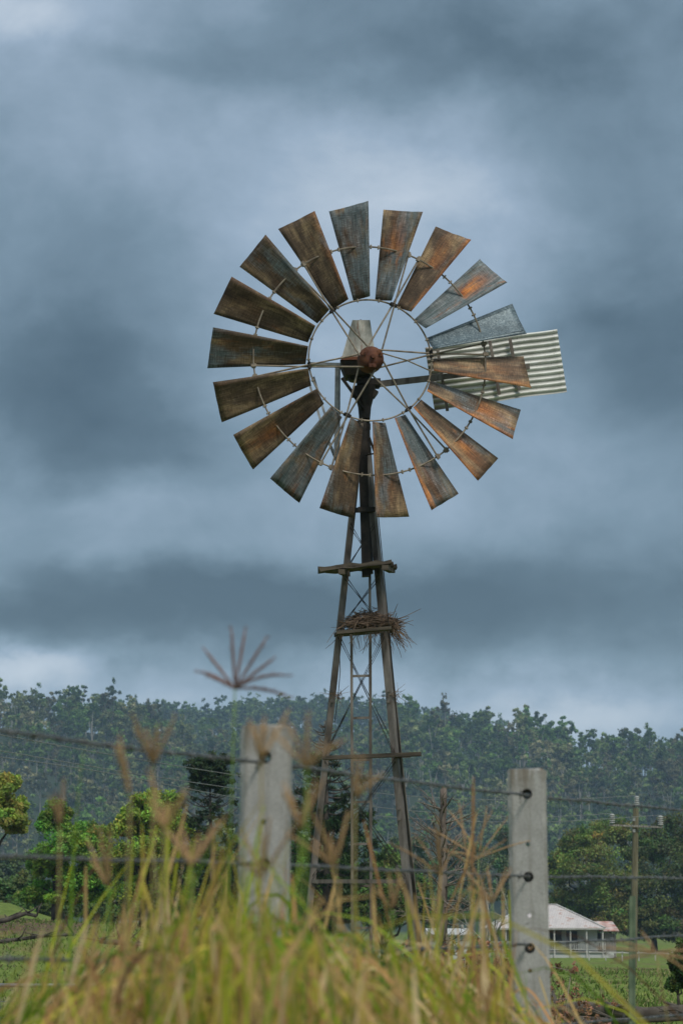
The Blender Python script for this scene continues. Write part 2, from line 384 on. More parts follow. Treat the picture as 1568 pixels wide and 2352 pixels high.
# ------------------------------------------------------------------ terrain
def sm(a, b, x): q = np.clip((x - a) / (b - a), 0, 1); return q * q * (3 - 2 * q)
RPX = [-700, 0, 150, 300, 420, 520, 700, 830, 930, 1050, 1200, 1300, 1568, 2300]
RPY = [1720, 1682, 1680, 1700, 1742, 1790, 1800, 1770, 1735, 1735, 1742, 1762, 1800, 1850]
FPX = [-700, 0, 300, 500, 700, 900, 1100, 1568, 2300]
FPY = [1720, 1700, 1690, 1692, 1680, 1690, 1730, 1830, 1900]
def hgt(x, y):
    x = np.asarray(x, float); y = np.asarray(y, float)
    z = -0.95 * sm(9, 15, y) - 1.45 * sm(60, 215, y)
    left = sm(-3.0, -8.5, x - 0.03 * (y - 100))
    z = z + left * (1.9 * sm(50, 108, y) + 1.7 * sm(100, 150, y) * sm(-0.09, -0.134, x / np.maximum(y, 30))) * (1 - sm(170, 300, y))
    z = z + (0.05 * np.sin(x * 0.9 + 0.3 * y) + 0.04 * np.sin(y * 0.37 + x * 0.2)) * sm(13, 22, y)
    px = 784 + F * x / np.maximum(y, 30)
    zr = CZ + (2112 - np.interp(px, RPX, RPY)) / F * 1120
    zf = CZ + (2112 - np.interp(px, FPX, FPY)) / F * 1560
    q = np.clip((y - 800) / 320, 0, 1); q = q ** 0.9 * (1 - 0.35 * sm(1120, 1300, y))
    qf = sm(1300, 1560, y) * (1 - 0.3 * sm(1560, 2200, y))
    und = 1 + 0.09 * np.sin(px * 0.021 + y * 0.013) * sm(800, 900, y) * (1 - sm(1040, 1120, y))
    return np.maximum(z + (zr + 2.4) * q * und, -2.4 + (zf + 2.4) * qf * sm(1200, 1350, y) + (z + 2.4) * (1 - sm(1200, 1350, y)))
def sheet(name, ys, half, nx):
    ys = np.asarray(ys); s_ = np.linspace(-1, 1, nx)
    X = np.array([s_ * half(yy) for yy in ys]); Y = np.repeat(ys[:, None], nx, 1); Z = hgt(X, Y)
    V = np.stack([X, Y, Z], -1).reshape(-1, 3); ny = len(ys)
    i = np.arange(ny - 1)[:, None] * nx + np.arange(nx - 1)[None]
    Fc = np.stack([i, i + 1, i + nx + 1, i + nx], -1).reshape(-1, 4)
    o = bigmesh(name, V, Fc, M['ground'], smooth=True)
    return tag(o, kind='structure')
ysn = np.concatenate([np.linspace(-12, 40, 80), np.linspace(41, 300, 120), np.linspace(310, 800, 30)])
sheet('ground', ysn, lambda q: 60 + 0.5 * max(q, 0), 161)
sheet('hill', np.concatenate([np.linspace(800, 1300, 60), np.linspace(1320, 2600, 30)]), lambda q: 60 + 0.5 * q, 161)

# ------------------------------------------------------------------ foliage
def leaves(rng, clumps, n_per, size, col, colvar=0.25, elong=1.7, shell=0.5, droop=0.0):
    """clumps (k,6): centre and radii. Many leaf-sized diamonds through each clump's volume."""
    clumps = np.asarray(clumps, float); k = len(clumps); n = k * n_per
    ci = np.repeat(np.arange(k), n_per)
    d = rng.normal(size=(n, 3)); d /= np.linalg.norm(d, axis=1, keepdims=True)
    r = rng.random(n) ** shell
    c = clumps[ci, :3] + d * r[:, None] * clumps[ci, 3:]
    a = rng.normal(size=(n, 3)); a[:, 2] -= droop; a /= np.linalg.norm(a, axis=1, keepdims=True)
    nrm = d * 0.7 + rng.normal(size=(n, 3)) * 0.6 + np.array([0, 0, 0.5])
    b = np.cross(nrm, a); b /= np.maximum(np.linalg.norm(b, axis=1, keepdims=True), 1e-6)
    s = size * (0.6 + 0.8 * rng.random(n))[:, None]
    a = a * s * elong / 2; b = b * s / 2
    V = np.stack([c - a, c + b - a * 0.1, c + a, c - b - a * 0.1], 1).reshape(-1, 3)
    col = np.asarray(col, float)
    if col.ndim == 1: col = np.repeat(col[None], k, 0)
    cc = col[ci] * (1 + colvar * (rng.random((n, 1)) * 2 - 1)) * (1 + 0.10 * rng.normal(size=(n, 3)))
    return V, np.repeat(np.clip(cc, 0.004, 1), 4, 0)
def quads(n): return np.arange(n).reshape(-1, 4)

def crown_clumps(rng, lobes, per, frac):
    """sub-clumps spread over each lobe (centre and radii)"""
    out = []
    for L in lobes:
        L = np.asarray(L, float)
        for _ in range(per):
            d = rng.normal(size=3); d /= np.linalg.norm(d)
            if d[2] < -0.5: d[2] *= 0.4
            q = L[:3] + d * L[3:] * (0.35 + 0.6 * rng.random())
            rr = L[3:] * frac * (0.6 + 0.8 * rng.random())
            out.append([*q, *rr])
    return np.array(out)

# far forest -----------------------------------------------------
rng = np.random.default_rng(5)
def far_proto(kind):
    h = rng.uniform(11, 17); wd = rng.uniform(3.0, 4.6) if kind else rng.uniform(2.2, 3.2)
    nl = rng.integers(6, 10); lob = []
    for i in range(nl):
        a = rng.random() * 2 * PI; rr = wd * math.sqrt(rng.random()) * 0.75
        zz = h * rng.uniform(0.38, 0.95)
        lob.append([rr * math.cos(a), rr * math.sin(a), zz, *(wd * rng.uniform(0.32, 0.5) * np.array([1, 1, 0.7]))])
    lob = [l for L in lob for l in ([*(np.array(L[:3]) + rng.normal(size=3) * L[3] * .75), *(np.array(L[3:]) * rng.uniform(.45, .85))] for _ in range(3))]
    V, _ = leaves(rng, lob, 32, 0.54, (1, 1, 1), 0, 1.6, 0.55)
    nl = len(lob); br = np.repeat(np.repeat(rng.uniform(0.6, 1.5, nl), 32) * rng.uniform(0.88, 1.12, nl * 32), 4)
    # trunk and a few limbs as thin four-sided prisms
    tv, tf = [], []
    def prism(p, q, r0, r1):
        o = len(tv); p, q = np.array(p), np.array(q)
        for c, r_ in ((p, r0), (q, r1)):
            for k in range(4): tv.append(c + r_ * np.array([math.cos(k * PI / 2), math.sin(k * PI / 2), 0]))
        for k in range(4): tf.append((o + k, o + (k + 1) % 4, o + 4 + (k + 1) % 4, o + 4 + k))
    prism((0, 0, -1), (0.2, 0, h * 0.6), 0.24, 0.14)
    for L in lob[::4]: prism((0.1, 0, h * rng.uniform(0.25, 0.55)), L[:3], 0.13, 0.05)
    tv = np.array(tv); tf = np.array(tf)
    VV = np.concatenate([V, tv]); FF = np.concatenate([quads(len(V)), tf + len(V)])
    return VV, FF, np.concatenate([br, np.ones(len(tv))]), np.concatenate([np.zeros(len(V)), np.ones(len(tv))])
protos = [far_proto(i % 2) for i in range(9)]
def forest(name, pts, seed, tones, scl=(0.8, 1.4), small=0):
    rng = np.random.default_rng(seed)
    Vs, Fs, Cs, o = [], [], [], 0
    for kk, (x, y) in enumerate(pts):
        VV, FF, br, tr = protos[rng.integers(len(protos))]
        s = rng.uniform(*scl) if kk < len(pts) - small else rng.uniform(.35, .62)
        if small and 2600 <= kk < len(pts) - small: s = rng.uniform(.62, 1.02)
        a = rng.random() * 2 * PI; ca, sa = math.cos(a), math.sin(a)
        Q = VV * np.array([s * rng.uniform(0.85, 1.2), s, s * rng.uniform(0.85, 1.15)])
        Q = np.stack([Q[:, 0] * ca - Q[:, 1] * sa + x, Q[:, 0] * sa + Q[:, 1] * ca + y, Q[:, 2] + float(hgt(x, y))], 1)
        tone = np.array(tones[rng.integers(len(tones))]) * rng.uniform(1.1, 3.1)
        c = tone[None] * br[:, None]
        tk = np.array((0.34, 0.33, 0.30)) * rng.uniform(0.5, 1.4)
        c = np.where(tr[:, None] > 0.5, tk[None], c)
        Vs.append(Q); Fs.append(FF + o); Cs.append(c); o += len(Q)
    return tag(bigmesh(name, np.concatenate(Vs), np.concatenate(Fs), M['leaf'], np.concatenate(Cs)), kind='stuff')
pts = []
for _ in range(1050):
    y = 800 + 335 * rng.random() ** 0.85; px = rng.uniform(-220, 1790); pts.append(((px - 784) / F * y, y))
for px in np.arange(-200, 1780, 17):
    y = 1118 + rng.uniform(-30, 25); pts.append(((px + rng.uniform(-12, 12) - 784) / F * y, y))
for px in np.arange(-200, 1780, 7): y = 1117 + rng.uniform(-8, 22); pts.append(((px + rng.uniform(-6, 6) - 784) / F * y, y))
TON = [(0.046, 0.072, 0.022), (0.062, 0.085, 0.028), (0.038, 0.060, 0.022), (0.080, 0.092, 0.038), (0.052, 0.092, 0.022), (0.088, 0.085, 0.046)]
tag(forest('hillside_forest', pts, 3, TON, small=283), 'grey green gum forest covering the near hillside')
pts = []
for _ in range(900):
    y = 1400 + 175 * rng.random(); px = rng.uniform(250, 1150); pts.append(((px - 784) / F * y, y))
for px in np.arange(250, 1150, 17):
    y = 1558 + rng.uniform(-10, 8); pts.append(((px + rng.uniform(-8, 8) - 784) / F * y, y))
tag(forest('ridge_forest', pts, 4, TON[:3], (0.9, 1.35)), 'bluish gum forest along the farther ridge')

# broad-leaved trees in the middle distance ------------------------
def limb_path(rng, a, b, n=6, wob=0.06):
    a, b = Vector(a), Vector(b); L = (b - a).length
    pts = []
    for i in range(n + 1):
        f = i / n; q = a.lerp(b, f); q.z += L * 0.10 * math.sin(PI * f)
        if 0 < i < n: q += Vector(rng.normal(size=3)) * wob * L * 0.5
        pts.append(q)
    return pts
def tree(label, px, Y, lobes, col, leaf, n_per, per=9, frac=0.42, trunk_r=0.2, seed=1, bark='bark', group=None, name='tree', droop=0.0, cat='tree', base_dx=0.0, fork=0.3):
    """lobes in frame units: (px, py, half-width, half-height, depth offset in metres)"""
    rng = np.random.default_rng(seed); leaf *= .66; n_per = int(n_per * 1.5); per = int(per * 2.5); frac *= .86
    base = P(px, 2100, Y); base.z = float(hgt(base.x, Y)) - 0.05
    root = thing(name, base, label, cat, group)
    L3 = []
    for lx, ly, hw, hh, dy_ in lobes:
        c = P(lx, ly, Y + dy_); s_ = (Y + dy_) / F
        L3.append([*(c - base), hw * s_, (hw + hh) / 2 * s_, hh * s_])
    cl = crown_clumps(rng, L3, per, frac)
    k = len(cl); cv = np.asarray(col)[None] * 2.1 * rng.uniform(0.6, 1.4, (k, 1)) * (1 + 0.13 * rng.normal(size=(k, 3)))
    V, C = leaves(rng, cl, int(n_per * 1.3), leaf * .9, cv, 0.16, 1.8, 0.5, droop)
    bigmesh('crown', V, quads(len(V)), M['leaf'], C, root)
    mb = MB(); top = max(q[2] for q in L3)
    f0 = Vector((base_dx, 0, top * fork))
    mb.tube(limb_path(rng, (0, 0, -0.1), f0, 5, 0.04), [trunk_r * 1.3, trunk_r, trunk_r * .95, trunk_r * .9, trunk_r * .85, trunk_r * .8], 9)
    for q in L3:
        mb.tube(limb_path(rng, f0, (q[0], q[1], q[2]), 6, 0.08), [trunk_r * .62 * (1 - .13 * i) for i in range(7)], 6)
    for q in cl[rng.permutation(k)[:max(6, k // 3)]]:
        j = min(L3, key=lambda l: sum((l[i] - q[i]) ** 2 for i in range(3)))
        mb.tube(limb_path(rng, j[:3], q[:3], 3, 0.08), [trunk_r * .16, trunk_r * .12, trunk_r * .09, trunk_r * .05], 4)
    mb.build('trunk', M[bark], root, smooth=True)
    return root

G1, G2, G3 = (0.085, 0.150, 0.024), (0.150, 0.185, 0.030), (0.040, 0.075, 0.018)
tree('yellow green spreading tree cut off by the left edge of the photo', -60, 96, [(-20, 1830, 70, 55, 0), (20, 1800, 40, 32, 1), (0, 1880, 70, 35, -1), (35, 1860, 32, 40, 0), (-60, 1790, 60, 45, 0), (40, 1905, 28, 16, -0.5)], (0.135, 0.165, 0.030), 0.13, 75, 12, 0.36, 0.16, 11, group='field trees', droop=0.6)
tree('dark green dense round tree with a short trunk on the grassy rise', 132, 110, [(130, 1890, 45, 50, 0), (190, 1920, 60, 48, 1), (105, 1990, 45, 55, 0), (180, 2010, 70, 55, -1), (90, 2055, 50, 34, 0), (235, 1975, 40, 50, 0.5), (150, 1955, 60, 50, -1.2), (215, 2050, 50, 34, 0), (150, 2062, 60, 25, -1)], G1, 0.13, 80, 13, 0.36, 0.26, 12, group='field trees')
tree('yellow green broad tree between the dark round tree and the dark pine', 335, 104, [(330, 1860, 50, 45, 0), (375, 1850, 50, 45, 1), (290, 1900, 45, 45, 0), (400, 1905, 60, 55, 0), (330, 1960, 80, 50, -1), (280, 1990, 45, 45, 0.5), (420, 1980, 55, 50, 0), (360, 2045, 90, 38, 0)], (0.125, 0.170, 0.028), 0.13, 80, 13, 0.36, 0.24, 13, group='field trees')
tree('olive shrubby tree mass behind the farmhouse, lit yellow on top', 1345, 262, [(1330, 1945, 60, 40, 0), (1390, 1920, 70, 45, 2), (1290, 2000, 55, 50, 0), (1370, 1995, 90, 55, -3), (1300, 2070, 60, 50, 0), (1400, 2060, 90, 50, -2), (1345, 2110, 90, 40, 0), (1270, 2110, 60, 45, -1), (1420, 2120, 80, 45, -3)], (0.082, 0.100, 0.026), 0.26, 85, 14, 0.36, 0.3, 14, group='trees behind the farmhouse')
tree('dark olive tree behind the utility pole, right of the farmhouse', 1500, 262, [(1470, 1960, 60, 45, 0), (1530, 1930, 60, 60, 1), (1490, 2030, 90, 50, -2), (1570, 1990, 70, 70, 0), (1470, 2095, 80, 45, -2), (1560, 2080, 80, 60, 0), (1600, 1900, 60, 60, 1), (1480, 2135, 90, 40, -3), (1560, 2140, 80, 40, -3)], (0.052, 0.068, 0.024), 0.26, 85, 14, 0.36, 0.3, 15, group='trees behind the farmhouse')
tree('green bushy tree at the foot of the windmill tower', 700, 120, [(690, 1970, 50, 50, 0), (740, 2030, 60, 55, 0), (680, 2060, 60, 50, -1), (790, 2010, 50, 60, 1), (850, 2050, 55, 60, 0), (880, 1990, 40, 55, 1), (810, 2090, 70, 45, -1), (900, 2090, 50, 45, 0)], (0.050, 0.085, 0.022), 0.15, 80, 12, 0.36, 0.2, 16, group='field trees')
tree('green bush behind the tall grass at the left fence post', 470, 118, [(470, 1960, 50, 50, 0), (520, 2010, 60, 60, 0), (460, 2060, 60, 50, -1), (560, 2060, 60, 50, 1), (590, 1990, 50, 60, 0), (630, 2050, 50, 60, 0)], (0.050, 0.078, 0.022), 0.15, 80, 12, 0.36, 0.2, 17, group='field trees')
for i, (px, Y, hw, tp, cc_) in enumerate([(60, 150, 90, 2010, (.05, .08, .025)), (230, 160, 110, 1985, (.045, .075, .022)), (400, 150, 110, 1960, (.06, .085, .02)), (560, 165, 110, 1930, (.04, .066, .02)), (720, 170, 120, 1950, (.045, .07, .02)), (880, 165, 100, 1985, (.05, .075, .025)), (1010, 300, 90, 2030, (.06, .085, .03))]):
    hh = (2140 - tp) / 2
    tree(('thick dark scrub tree in the row behind the paddock, left of the windmill', 'thick dark scrub tree in the row behind the paddock, behind or right of the windmill')[px > 700], px, Y, [(px + dx_ * hw, tp + hh * f, hw * .5, hh * .55, dy_) for dx_, f, dy_ in ((-.5, .7, 0), (0, .45, 1), (.5, .65, 0), (-.75, 1.3, -1), (-.25, 1.25, -1.5), (.3, 1.3, -1), (.8, 1.35, 0), (0, 1.7, -2))], cc_, 0.2, 70, 10, 0.38, 0.18, 60 + i, group='scrub trees behind the paddock, ' + ('left' if px <= 700 else 'right'), fork=.2)
tree('small dark leafy shrub at the right edge of the paddock', 1552, 48, [(1555, 2215, 22, 30, 0), (1575, 2180, 26, 30, 0), (1545, 2260, 20, 25, 0), (1580, 2250, 26, 36, 0)], (0.040, 0.062, 0.018), 0.07, 60, 8, 0.4, 0.03, 18, name='shrub', cat='shrub')
for i, (px, Y, hh, wd) in enumerate([(1180, 330, 190, 60), (1060, 360, 150, 70), (940, 300, 160, 70), (610, 330, 140, 80), (30, 300, 120, 70)]):
    top = 2090 - hh
    tree('grey green gum tree at the foot of the forested hill', px, Y, [(px + dx_ * wd, top + hh * f, wd * 0.5, hh * 0.16, dx_) for dx_, f in ((-.3, .12), (.25, .08), (.5, .35), (-.55, .4), (0, .35), (.3, .6), (-.3, .65), (0.6, .75), (-0.6, .8))], (0.055, 0.080, 0.036), 0.34, 45, 9, 0.38, 0.25, 30 + i, bark='pale_bark', group='gums at the foot of the hill', fork=0.2)

# conifers ---------------------------------------------------------
def conifer(label, px, Y, top_py, base_r, whorls, seed, tuft, col, leaf, spread, bare_from=None, up=0.25):
    rng = np.random.default_rng(seed)
    base = P(px, 2100, Y); base.z = float(hgt(base.x, Y)) - 0.05
    top = P(px, top_py, Y) - base; H = top.z
    root = thing('pine_tree', base, label, 'tree', 'pines')
    mb = MB(); mb.tube([(0, 0, 0), (0.03, 0, H * .5), (top.x, 0, H)], [base_r, base_r * .65, base_r * .15], 8)
    cl = []; cc = []
    for f, ln, dens in whorls:           # height fraction, branch length, foliage 0..1
        nb = int(rng.integers(6, 9)); a0 = rng.random() * 6
        for k in range(nb):
            a = a0 + 2 * PI * k / nb + rng.normal() * 0.12; L = ln * rng.uniform(0.75, 1.1)
            z0 = H * f + rng.normal() * 0.03 * H * 0.3
            pts_ = []
            for i in range(6):
                g = i / 5; pts_.append(Vector((math.cos(a) * L * g, math.sin(a) * L * g, z0 - 0.10 * L * math.sin(PI * g) + up * L * g * g)))
            mb.tube(pts_, [base_r * .22 * (1 - .14 * i) for i in range(6)], 5)
            if dens > 0:
                for i in range(2, 6):
                    for _ in range(2):
                        if rng.random() < dens:
                            q = pts_[i] + Vector(rng.normal(size=3)) * tuft * 0.6
                            cl.append([*q, tuft, tuft, tuft * 0.6]); cc.append(np.array(col) * rng.uniform(0.6, 1.4))
    mb.build('trunk', M['bark'], root, smooth=True)
    V, C = leaves(rng, cl, 36, leaf, np.array(cc), 0.3, 3.2, 0.6)
    bigmesh('crown', V, quads(len(V)), M['leaf'], C, root)
conifer('dark hoop pine with a flat spreading top left of the left fence post', 482, 100, 1748, 0.14,
        [(0.985, 0.55, 0.9), (0.955, 0.8, 1.0), (0.91, 0.85, 1.0), (0.87, 0.75, .5), (0.82, 0.9, 0.15), (0.77, 1.0, 0.15), (0.72, 1.1, .25), (.66, 1.2, .3), (.6, 1.3, .4), (.53, 1.4, .5), (.45, 1.6, .6), (.36, 1.7, .7), (.27, 1.7, .7), (.18, 1.6, .6)], 21, 0.17, (0.042, 0.070, 0.030), 0.055, 1, up=0.3)
conifer('tall half bare pine standing behind the left leg of the windmill', 748, 92, 1655, 0.17,
        [(0.97, 0.3, 0.0), (0.94, 0.45, 0.0), (0.91, 0.5, 0.0), (0.875, 0.55, 0.05), (0.84, 0.7, 0.05), (0.80, 0.9, 0.1), (0.76, 1.0, 0.1), (0.72, 1.1, .12), (.68, 1.2, .25), (.63, 1.4, .45), (.58, 1.6, .7), (.53, 1.8, .8), (.47, 1.9, .9), (.41, 2.0, 0.9), (.35, 2.0, 0.9), (.29, 2.0, 0.8), (.22, 1.9, 0.8)], 22, 0.20, (0.034, 0.062, 0.020), 0.06, 1, up=0.25)

# bare dead conifer on the right of the tower
def dead_tree():
    rng = np.random.default_rng(8); Y = 42
    base = P(1012, 2300, Y); base.z = float(hgt(base.x, Y)); top = P(1018, 1812, Y) - base; H = top.z
    root = thing('dead_tree', base, 'bare dead tree with a snapped dark trunk and spiky branches right of the windmill', 'tree')
    mb = MB()
    pts_ = [Vector((top.x * f + rng.normal() * 0.008, 0, H * f)) for f in np.linspace(0, 1, 26)]
    mb.tube(pts_, [0.095 * (1 - 0.42 * f) * rng.uniform(0.86, 1.16) for f in np.linspace(0, 1, 26)], 9)
    for _ in range(16):
        z0 = H * rng.uniform(.55, 0.98); a = rng.random() * 6.28
        c = Vector((top.x * z0 / H, 0, z0)); d = Vector((math.cos(a), math.sin(a), 0.5)); mb.tube([c, c + d * 0.09], [0.02, 0.008], 5)
    mb.tube([top - Vector((0, 0, .03)), top + Vector((0.045, 0, 0.02))], [0.045, 0.02], 6); mb.tube([top - Vector((0, 0, .05)), top + Vector((-0.02, 0, 0.05))], [0.04, 0.012], 6)
    mb.build('trunk', M['dead_wood'], root, smooth=True)
    mb = MB()
    for i in range(95):
        f = rng.uniform(0.12, 0.93); a = rng.random() * 2 * PI; L = rng.uniform(0.5, 1.05) * (0.95 - 0.25 * abs(f - 0.5))
        o = Vector((top.x * f, 0, H * f)); slope = rng.uniform(-0.35, 0.30) if f < .6 else rng.uniform(0.1, 0.75)
        if math.cos(a) < 0 and f > .55: slope = rng.uniform(.35, 1.0)
        d = Vector((math.cos(a), math.sin(a), slope)).normalized(); p = [o]; q = o.copy()
        for k in range(6):
            d = (d + Vector(rng.normal(size=3)) * 0.10 + Vector((0, 0, 0.03))).normalized(); q = q + d * L / 6; p.append(q.copy())
        r0 = rng.uniform(.010, .019); mb.tube(p, [r0 * (1 - .13 * k) for k in range(7)], 5)
        for k in range(2, 6):
            if rng.random() < .55:
                dd = (d + Vector(rng.normal(size=3)) * .6).normalized(); mb.tube([p[k], p[k] + dd * L * .16, p[k] + dd * L * .28 + Vector((0, 0, .03))], [r0 * .5, r0 * .4, r0 * .2], 4)
    mb.build('branch', M['dead_wood'], root, smooth=True)
dead_tree()
def bare_tree(label, px, Y, top_py, seed, wd):
    rng = np.random.default_rng(seed)
    base = P(px, 2150, Y); base.z = float(hgt(base.x, Y)); H = P(px, top_py, Y).z - base.z
    root = thing('bare_tree', base, label, 'tree', 'bare pale trees')
    mb = MB()
    def grow(p, d, L, r, n):
        pts_ = [p]; q = p.copy()
        for k in range(4):
            d = (d + Vector(rng.normal(size=3)) * 0.16 + Vector((0, 0, .05))).normalized(); q = q + d * L / 4; pts_.append(q.copy())
        mb.tube(pts_, [r * (1 - .15 * k) for k in range(5)], 5)
        if n:
            for _ in range(3):
                dd = (d + Vector((rng.normal() * .7 * wd, rng.normal() * .5, rng.normal() * .4))).normalized(); grow(pts_[int(rng.integers(2, 5))], dd, L * rng.uniform(.5, .8), r * .5, n - 1)
    grow(Vector((0, 0, 0)), Vector((0, 0, 1)), H * .42, 0.045 * Y / 60, 3)
    mb.build('trunk', M['pale_bark'], root, smooth=True)
bare_tree('pale leafless sapling behind the right concrete post', 1150, 80, 2005, 41, 1.0)
bare_tree('pale leafless forked tree right of the dead tree', 1105, 90, 1900, 42, 1.3)

# ------------------------------------------------------------------ windmill
MY = 24.75
SC = 24.8 / F * 1.0
APEX = P(833, 935, MY)
FEET = [P(660, 2500, 24.75), P(980, 2500, 24.1), P(1008, 2470, 25.4)]
for f_ in FEET: f_.z = 0
FEET = []
for px, Y in ((662, 24.75), (978, 24.1), (996, 25.4)):
    q = P(px, 2526, Y); q.z = float(hgt(q.x, Y)); FEET.append(q)
WM = Vector(((FEET[0].x + FEET[1].x + FEET[2].x) / 3, 24.75, FEET[0].z))
mill = thing('windmill', WM, 'rusty multi bladed farm windmill on a three legged steel tower', 'windmill')
def rel(p): return Vector(p) - WM
def on_leg(i, py):
    a, b = APEX, FEET[i]
    lo, hi = 0.0, 1.0
    for _ in range(40):
        mdl = (lo + hi) / 2; q = a.lerp(b, mdl)
        d = q - Vector((0, 0, CZ)); dep = d.y * math.cos(TH) + d.z * math.sin(TH); yy = -d.y * math.sin(TH) + d.z * math.cos(TH)
        if 1176 - F * yy / dep < py: lo = mdl
        else: hi = mdl
    return a.lerp(b, lo)
# legs: steel angle sections
for i, (uu, vv) in enumerate([((1, 0.15, 0), (0.15, 1, 0)), ((-1, 0.55, 0), (0.5, 1, 0)), ((-1, -0.2, 0), (0.1, -1, 0))]):
    a = APEX.lerp(FEET[i], 0.015); o = Vector((0.026, 0, 0)) if i else Vector((-0.026, 0, 0))
    mb = MB(); mb.angle(a + o * 0.6, FEET[i] + o, 0.058, 0.008, uu, vv)
    for py in (1600, 1870, 2150):        # splice bolts
        q = on_leg(i, py) + o * 0.9
        for dz_ in (-0.05, 0.05): mb.tube([q + Vector((-0.03 if i else 0.03, -0.03, dz_)), q + Vector((-0.03 if i else 0.03, 0.012, dz_))], 0.011, 6)
    mb.build('leg', M['leg_steel'], mill, WM)
def cross(py, name='crossbar', sz=0.045, m='leg_steel'):
    q = [on_leg(i, py) for i in range(3)]; mb = MB()
    for i, j in ((0, 1), (1, 2), (2, 0)):
        mb.angle(q[i] + Vector((0, -0.01, 0)), q[j] + Vector((0, -0.01, 0)), sz, 0.006, (0, 0, -1), (0, 1, 0.0))
    mb.build(name, M[m], mill, WM)
cross(1166, sz=0.05, m='dark_iron'); cross(1446, sz=.035); cross(2020, sz=0.036); cross(2330)
mb = MB(); mb.box(P(846, 1170, 24.45), (0.2, 0.03, 0.045)); mb.build('clamp_band', M['dark_iron'], mill, WM)
# timber rail that sticks out at the right
mb = MB(); mb.beam(P(742, 1741, 24.4), P(966, 1732, 24.3), 0.10, 0.035, (0, 0, 1)); mb.build('crossbar', M['old_timber'], mill, WM)
mb = MB(); mb.beam(P(915, 1737, 24.35), P(935, 1736, 25.3), 0.06, 0.035); mb.build('crossbar', M['old_timber'], mill, WM)
# brace wires
lv = [1200, 1318, 1452, 1738, 2024, 2320]
mb = MB()
for a, b in zip(lv[:-1], lv[1:]):
    for i, j in ((0, 1), (1, 2), (2, 0)):
        for s_ in (0, 10):
            mb.tube([on_leg(i, a + s_), on_leg(j, b - s_)], 0.0024, 5); mb.tube([on_leg(j, a + s_ + 3), on_leg(i, b - s_ - 3)], 0.0024, 5)
mb.build('brace_wire', M['dark_iron'], mill, WM)
mb = MB()
mb.tube([P(868, 1180, 24.2), P(893, 1440, 24.3), P(916, 1720, 24.4), P(948, 2090, 24.5), P(962, 2300, 24.6)], 0.0045, 5)
mb.tube([P(778, 1470, 24.3), P(781, 1540, 24.3), P(776, 1600, 24.3), P(768, 1660, 24.35)], 0.004, 5)
mb.build('furl_wire', M['dark_iron'], mill, WM)
# mast pipe inside the tower top, pump rod
mb = MB(); mb.tube([P(834, 862, MY), P(838, 1000, MY), P(843, 1200, MY), P(846, 1318, MY)], [0.055, 0.05, 0.047, 0.045], 14)
for py, r_ in ((980, 0.058), (1035, 0.06), (1185, 0.06)):
    q = P(837 + (py - 980) * .02, py, MY); mb.tube([q - Vector((0, 0, .03)), q + Vector((0, 0, .03))], r_, 14)
mb.build('mast_pipe', M['dark_iron'], mill, WM, smooth=False)
mb = MB(); mb.tube([P(849, 1310, 24.6), P(851, 2320, 24.8)], 0.012, 8); mb.build('pump_rod', M['leg_steel'], mill, WM)
mb = MB(); mb.box(P(836, 1145, 24.55), (0.085, 0.1, 1.5), Matrix.Rotation(R(-1.6), 3, 'Y')); mb.build('timber_packer', M['dark_iron'], mill, WM)
# platform
rngp = np.random.default_rng(4)
for k, (xa, ya, xb, yb, Y, hh) in enumerate([(733, 1309, 899, 1292, 24.30, .036), (741, 1308, 903, 1298, 24.52, .03), (752, 1311, 911, 1302, 24.92, .03)]):
    mb = MB(); a, b = P(xa, ya, Y), P(xb, yb, Y); n = 9; vs = []
    for i in range(n + 1):
        c = a.lerp(b, i / n) + Vector((0, 0, rngp.normal() * .004)); e1 = .085 + rngp.normal() * .006; e2 = hh / 2 * (1 + rngp.normal() * .22)
        jx = rngp.normal() * .02 if i in (0, n) else 0
        vs += [c + Vector((jx, -e1, -e2)), c + Vector((-jx, e1, -e2)), c + Vector((jx * .5, e1, e2)), c + Vector((-jx, -e1, e2))]
    fs = [(i * 4 + q, i * 4 + (q + 1) % 4, i * 4 + 4 + (q + 1) % 4, i * 4 + 4 + q) for i in range(n) for q in range(4)] + [(3, 2, 1, 0), (n * 4, n * 4 + 1, n * 4 + 2, n * 4 + 3)]
    mb.add(vs, fs); mb.build('platform_board', M['old_timber'], mill, WM)
for p0, p1 in (((884, 1303), (900, 1311)), ((784, 1313), (797, 1319))):
    mb = MB(); mb.beam(P(*p0, 24.15), P(*p1, 25.1), 0.06, 0.045); mb.build('platform_bearer', M['old_timber'], mill, WM)
for Y, dy_ in ((24.35, 0), (24.75, 3), (25.1, 5)):
    mb = MB(); mb.beam(P(772 - dy_, 1454 + dy_, Y), P(899 + dy_, 1443 + dy_, Y), 0.11, 0.028); mb.build('shelf_board', M['old_timber'], mill, WM)
# ladder
mb = MB()
for px in (807, 850): mb.beam(P(px, 1456, 24.5), P(px + 3, 2420, 24.62), 0.026, 0.026, (0, 1, 0))
lad = mb.build('ladder', M['leg_steel'], mill, WM)
for k in range(9):
    py = 1553 + 96.5 * k; mb = MB(); Y = 24.5 + 0.12 * (py - 1456) / 964
    mb.beam(P(810, py, Y), P(849, py - 1, Y), 0.022, 0.022); mb.build('rung', M['leg_steel'], lad, WM)

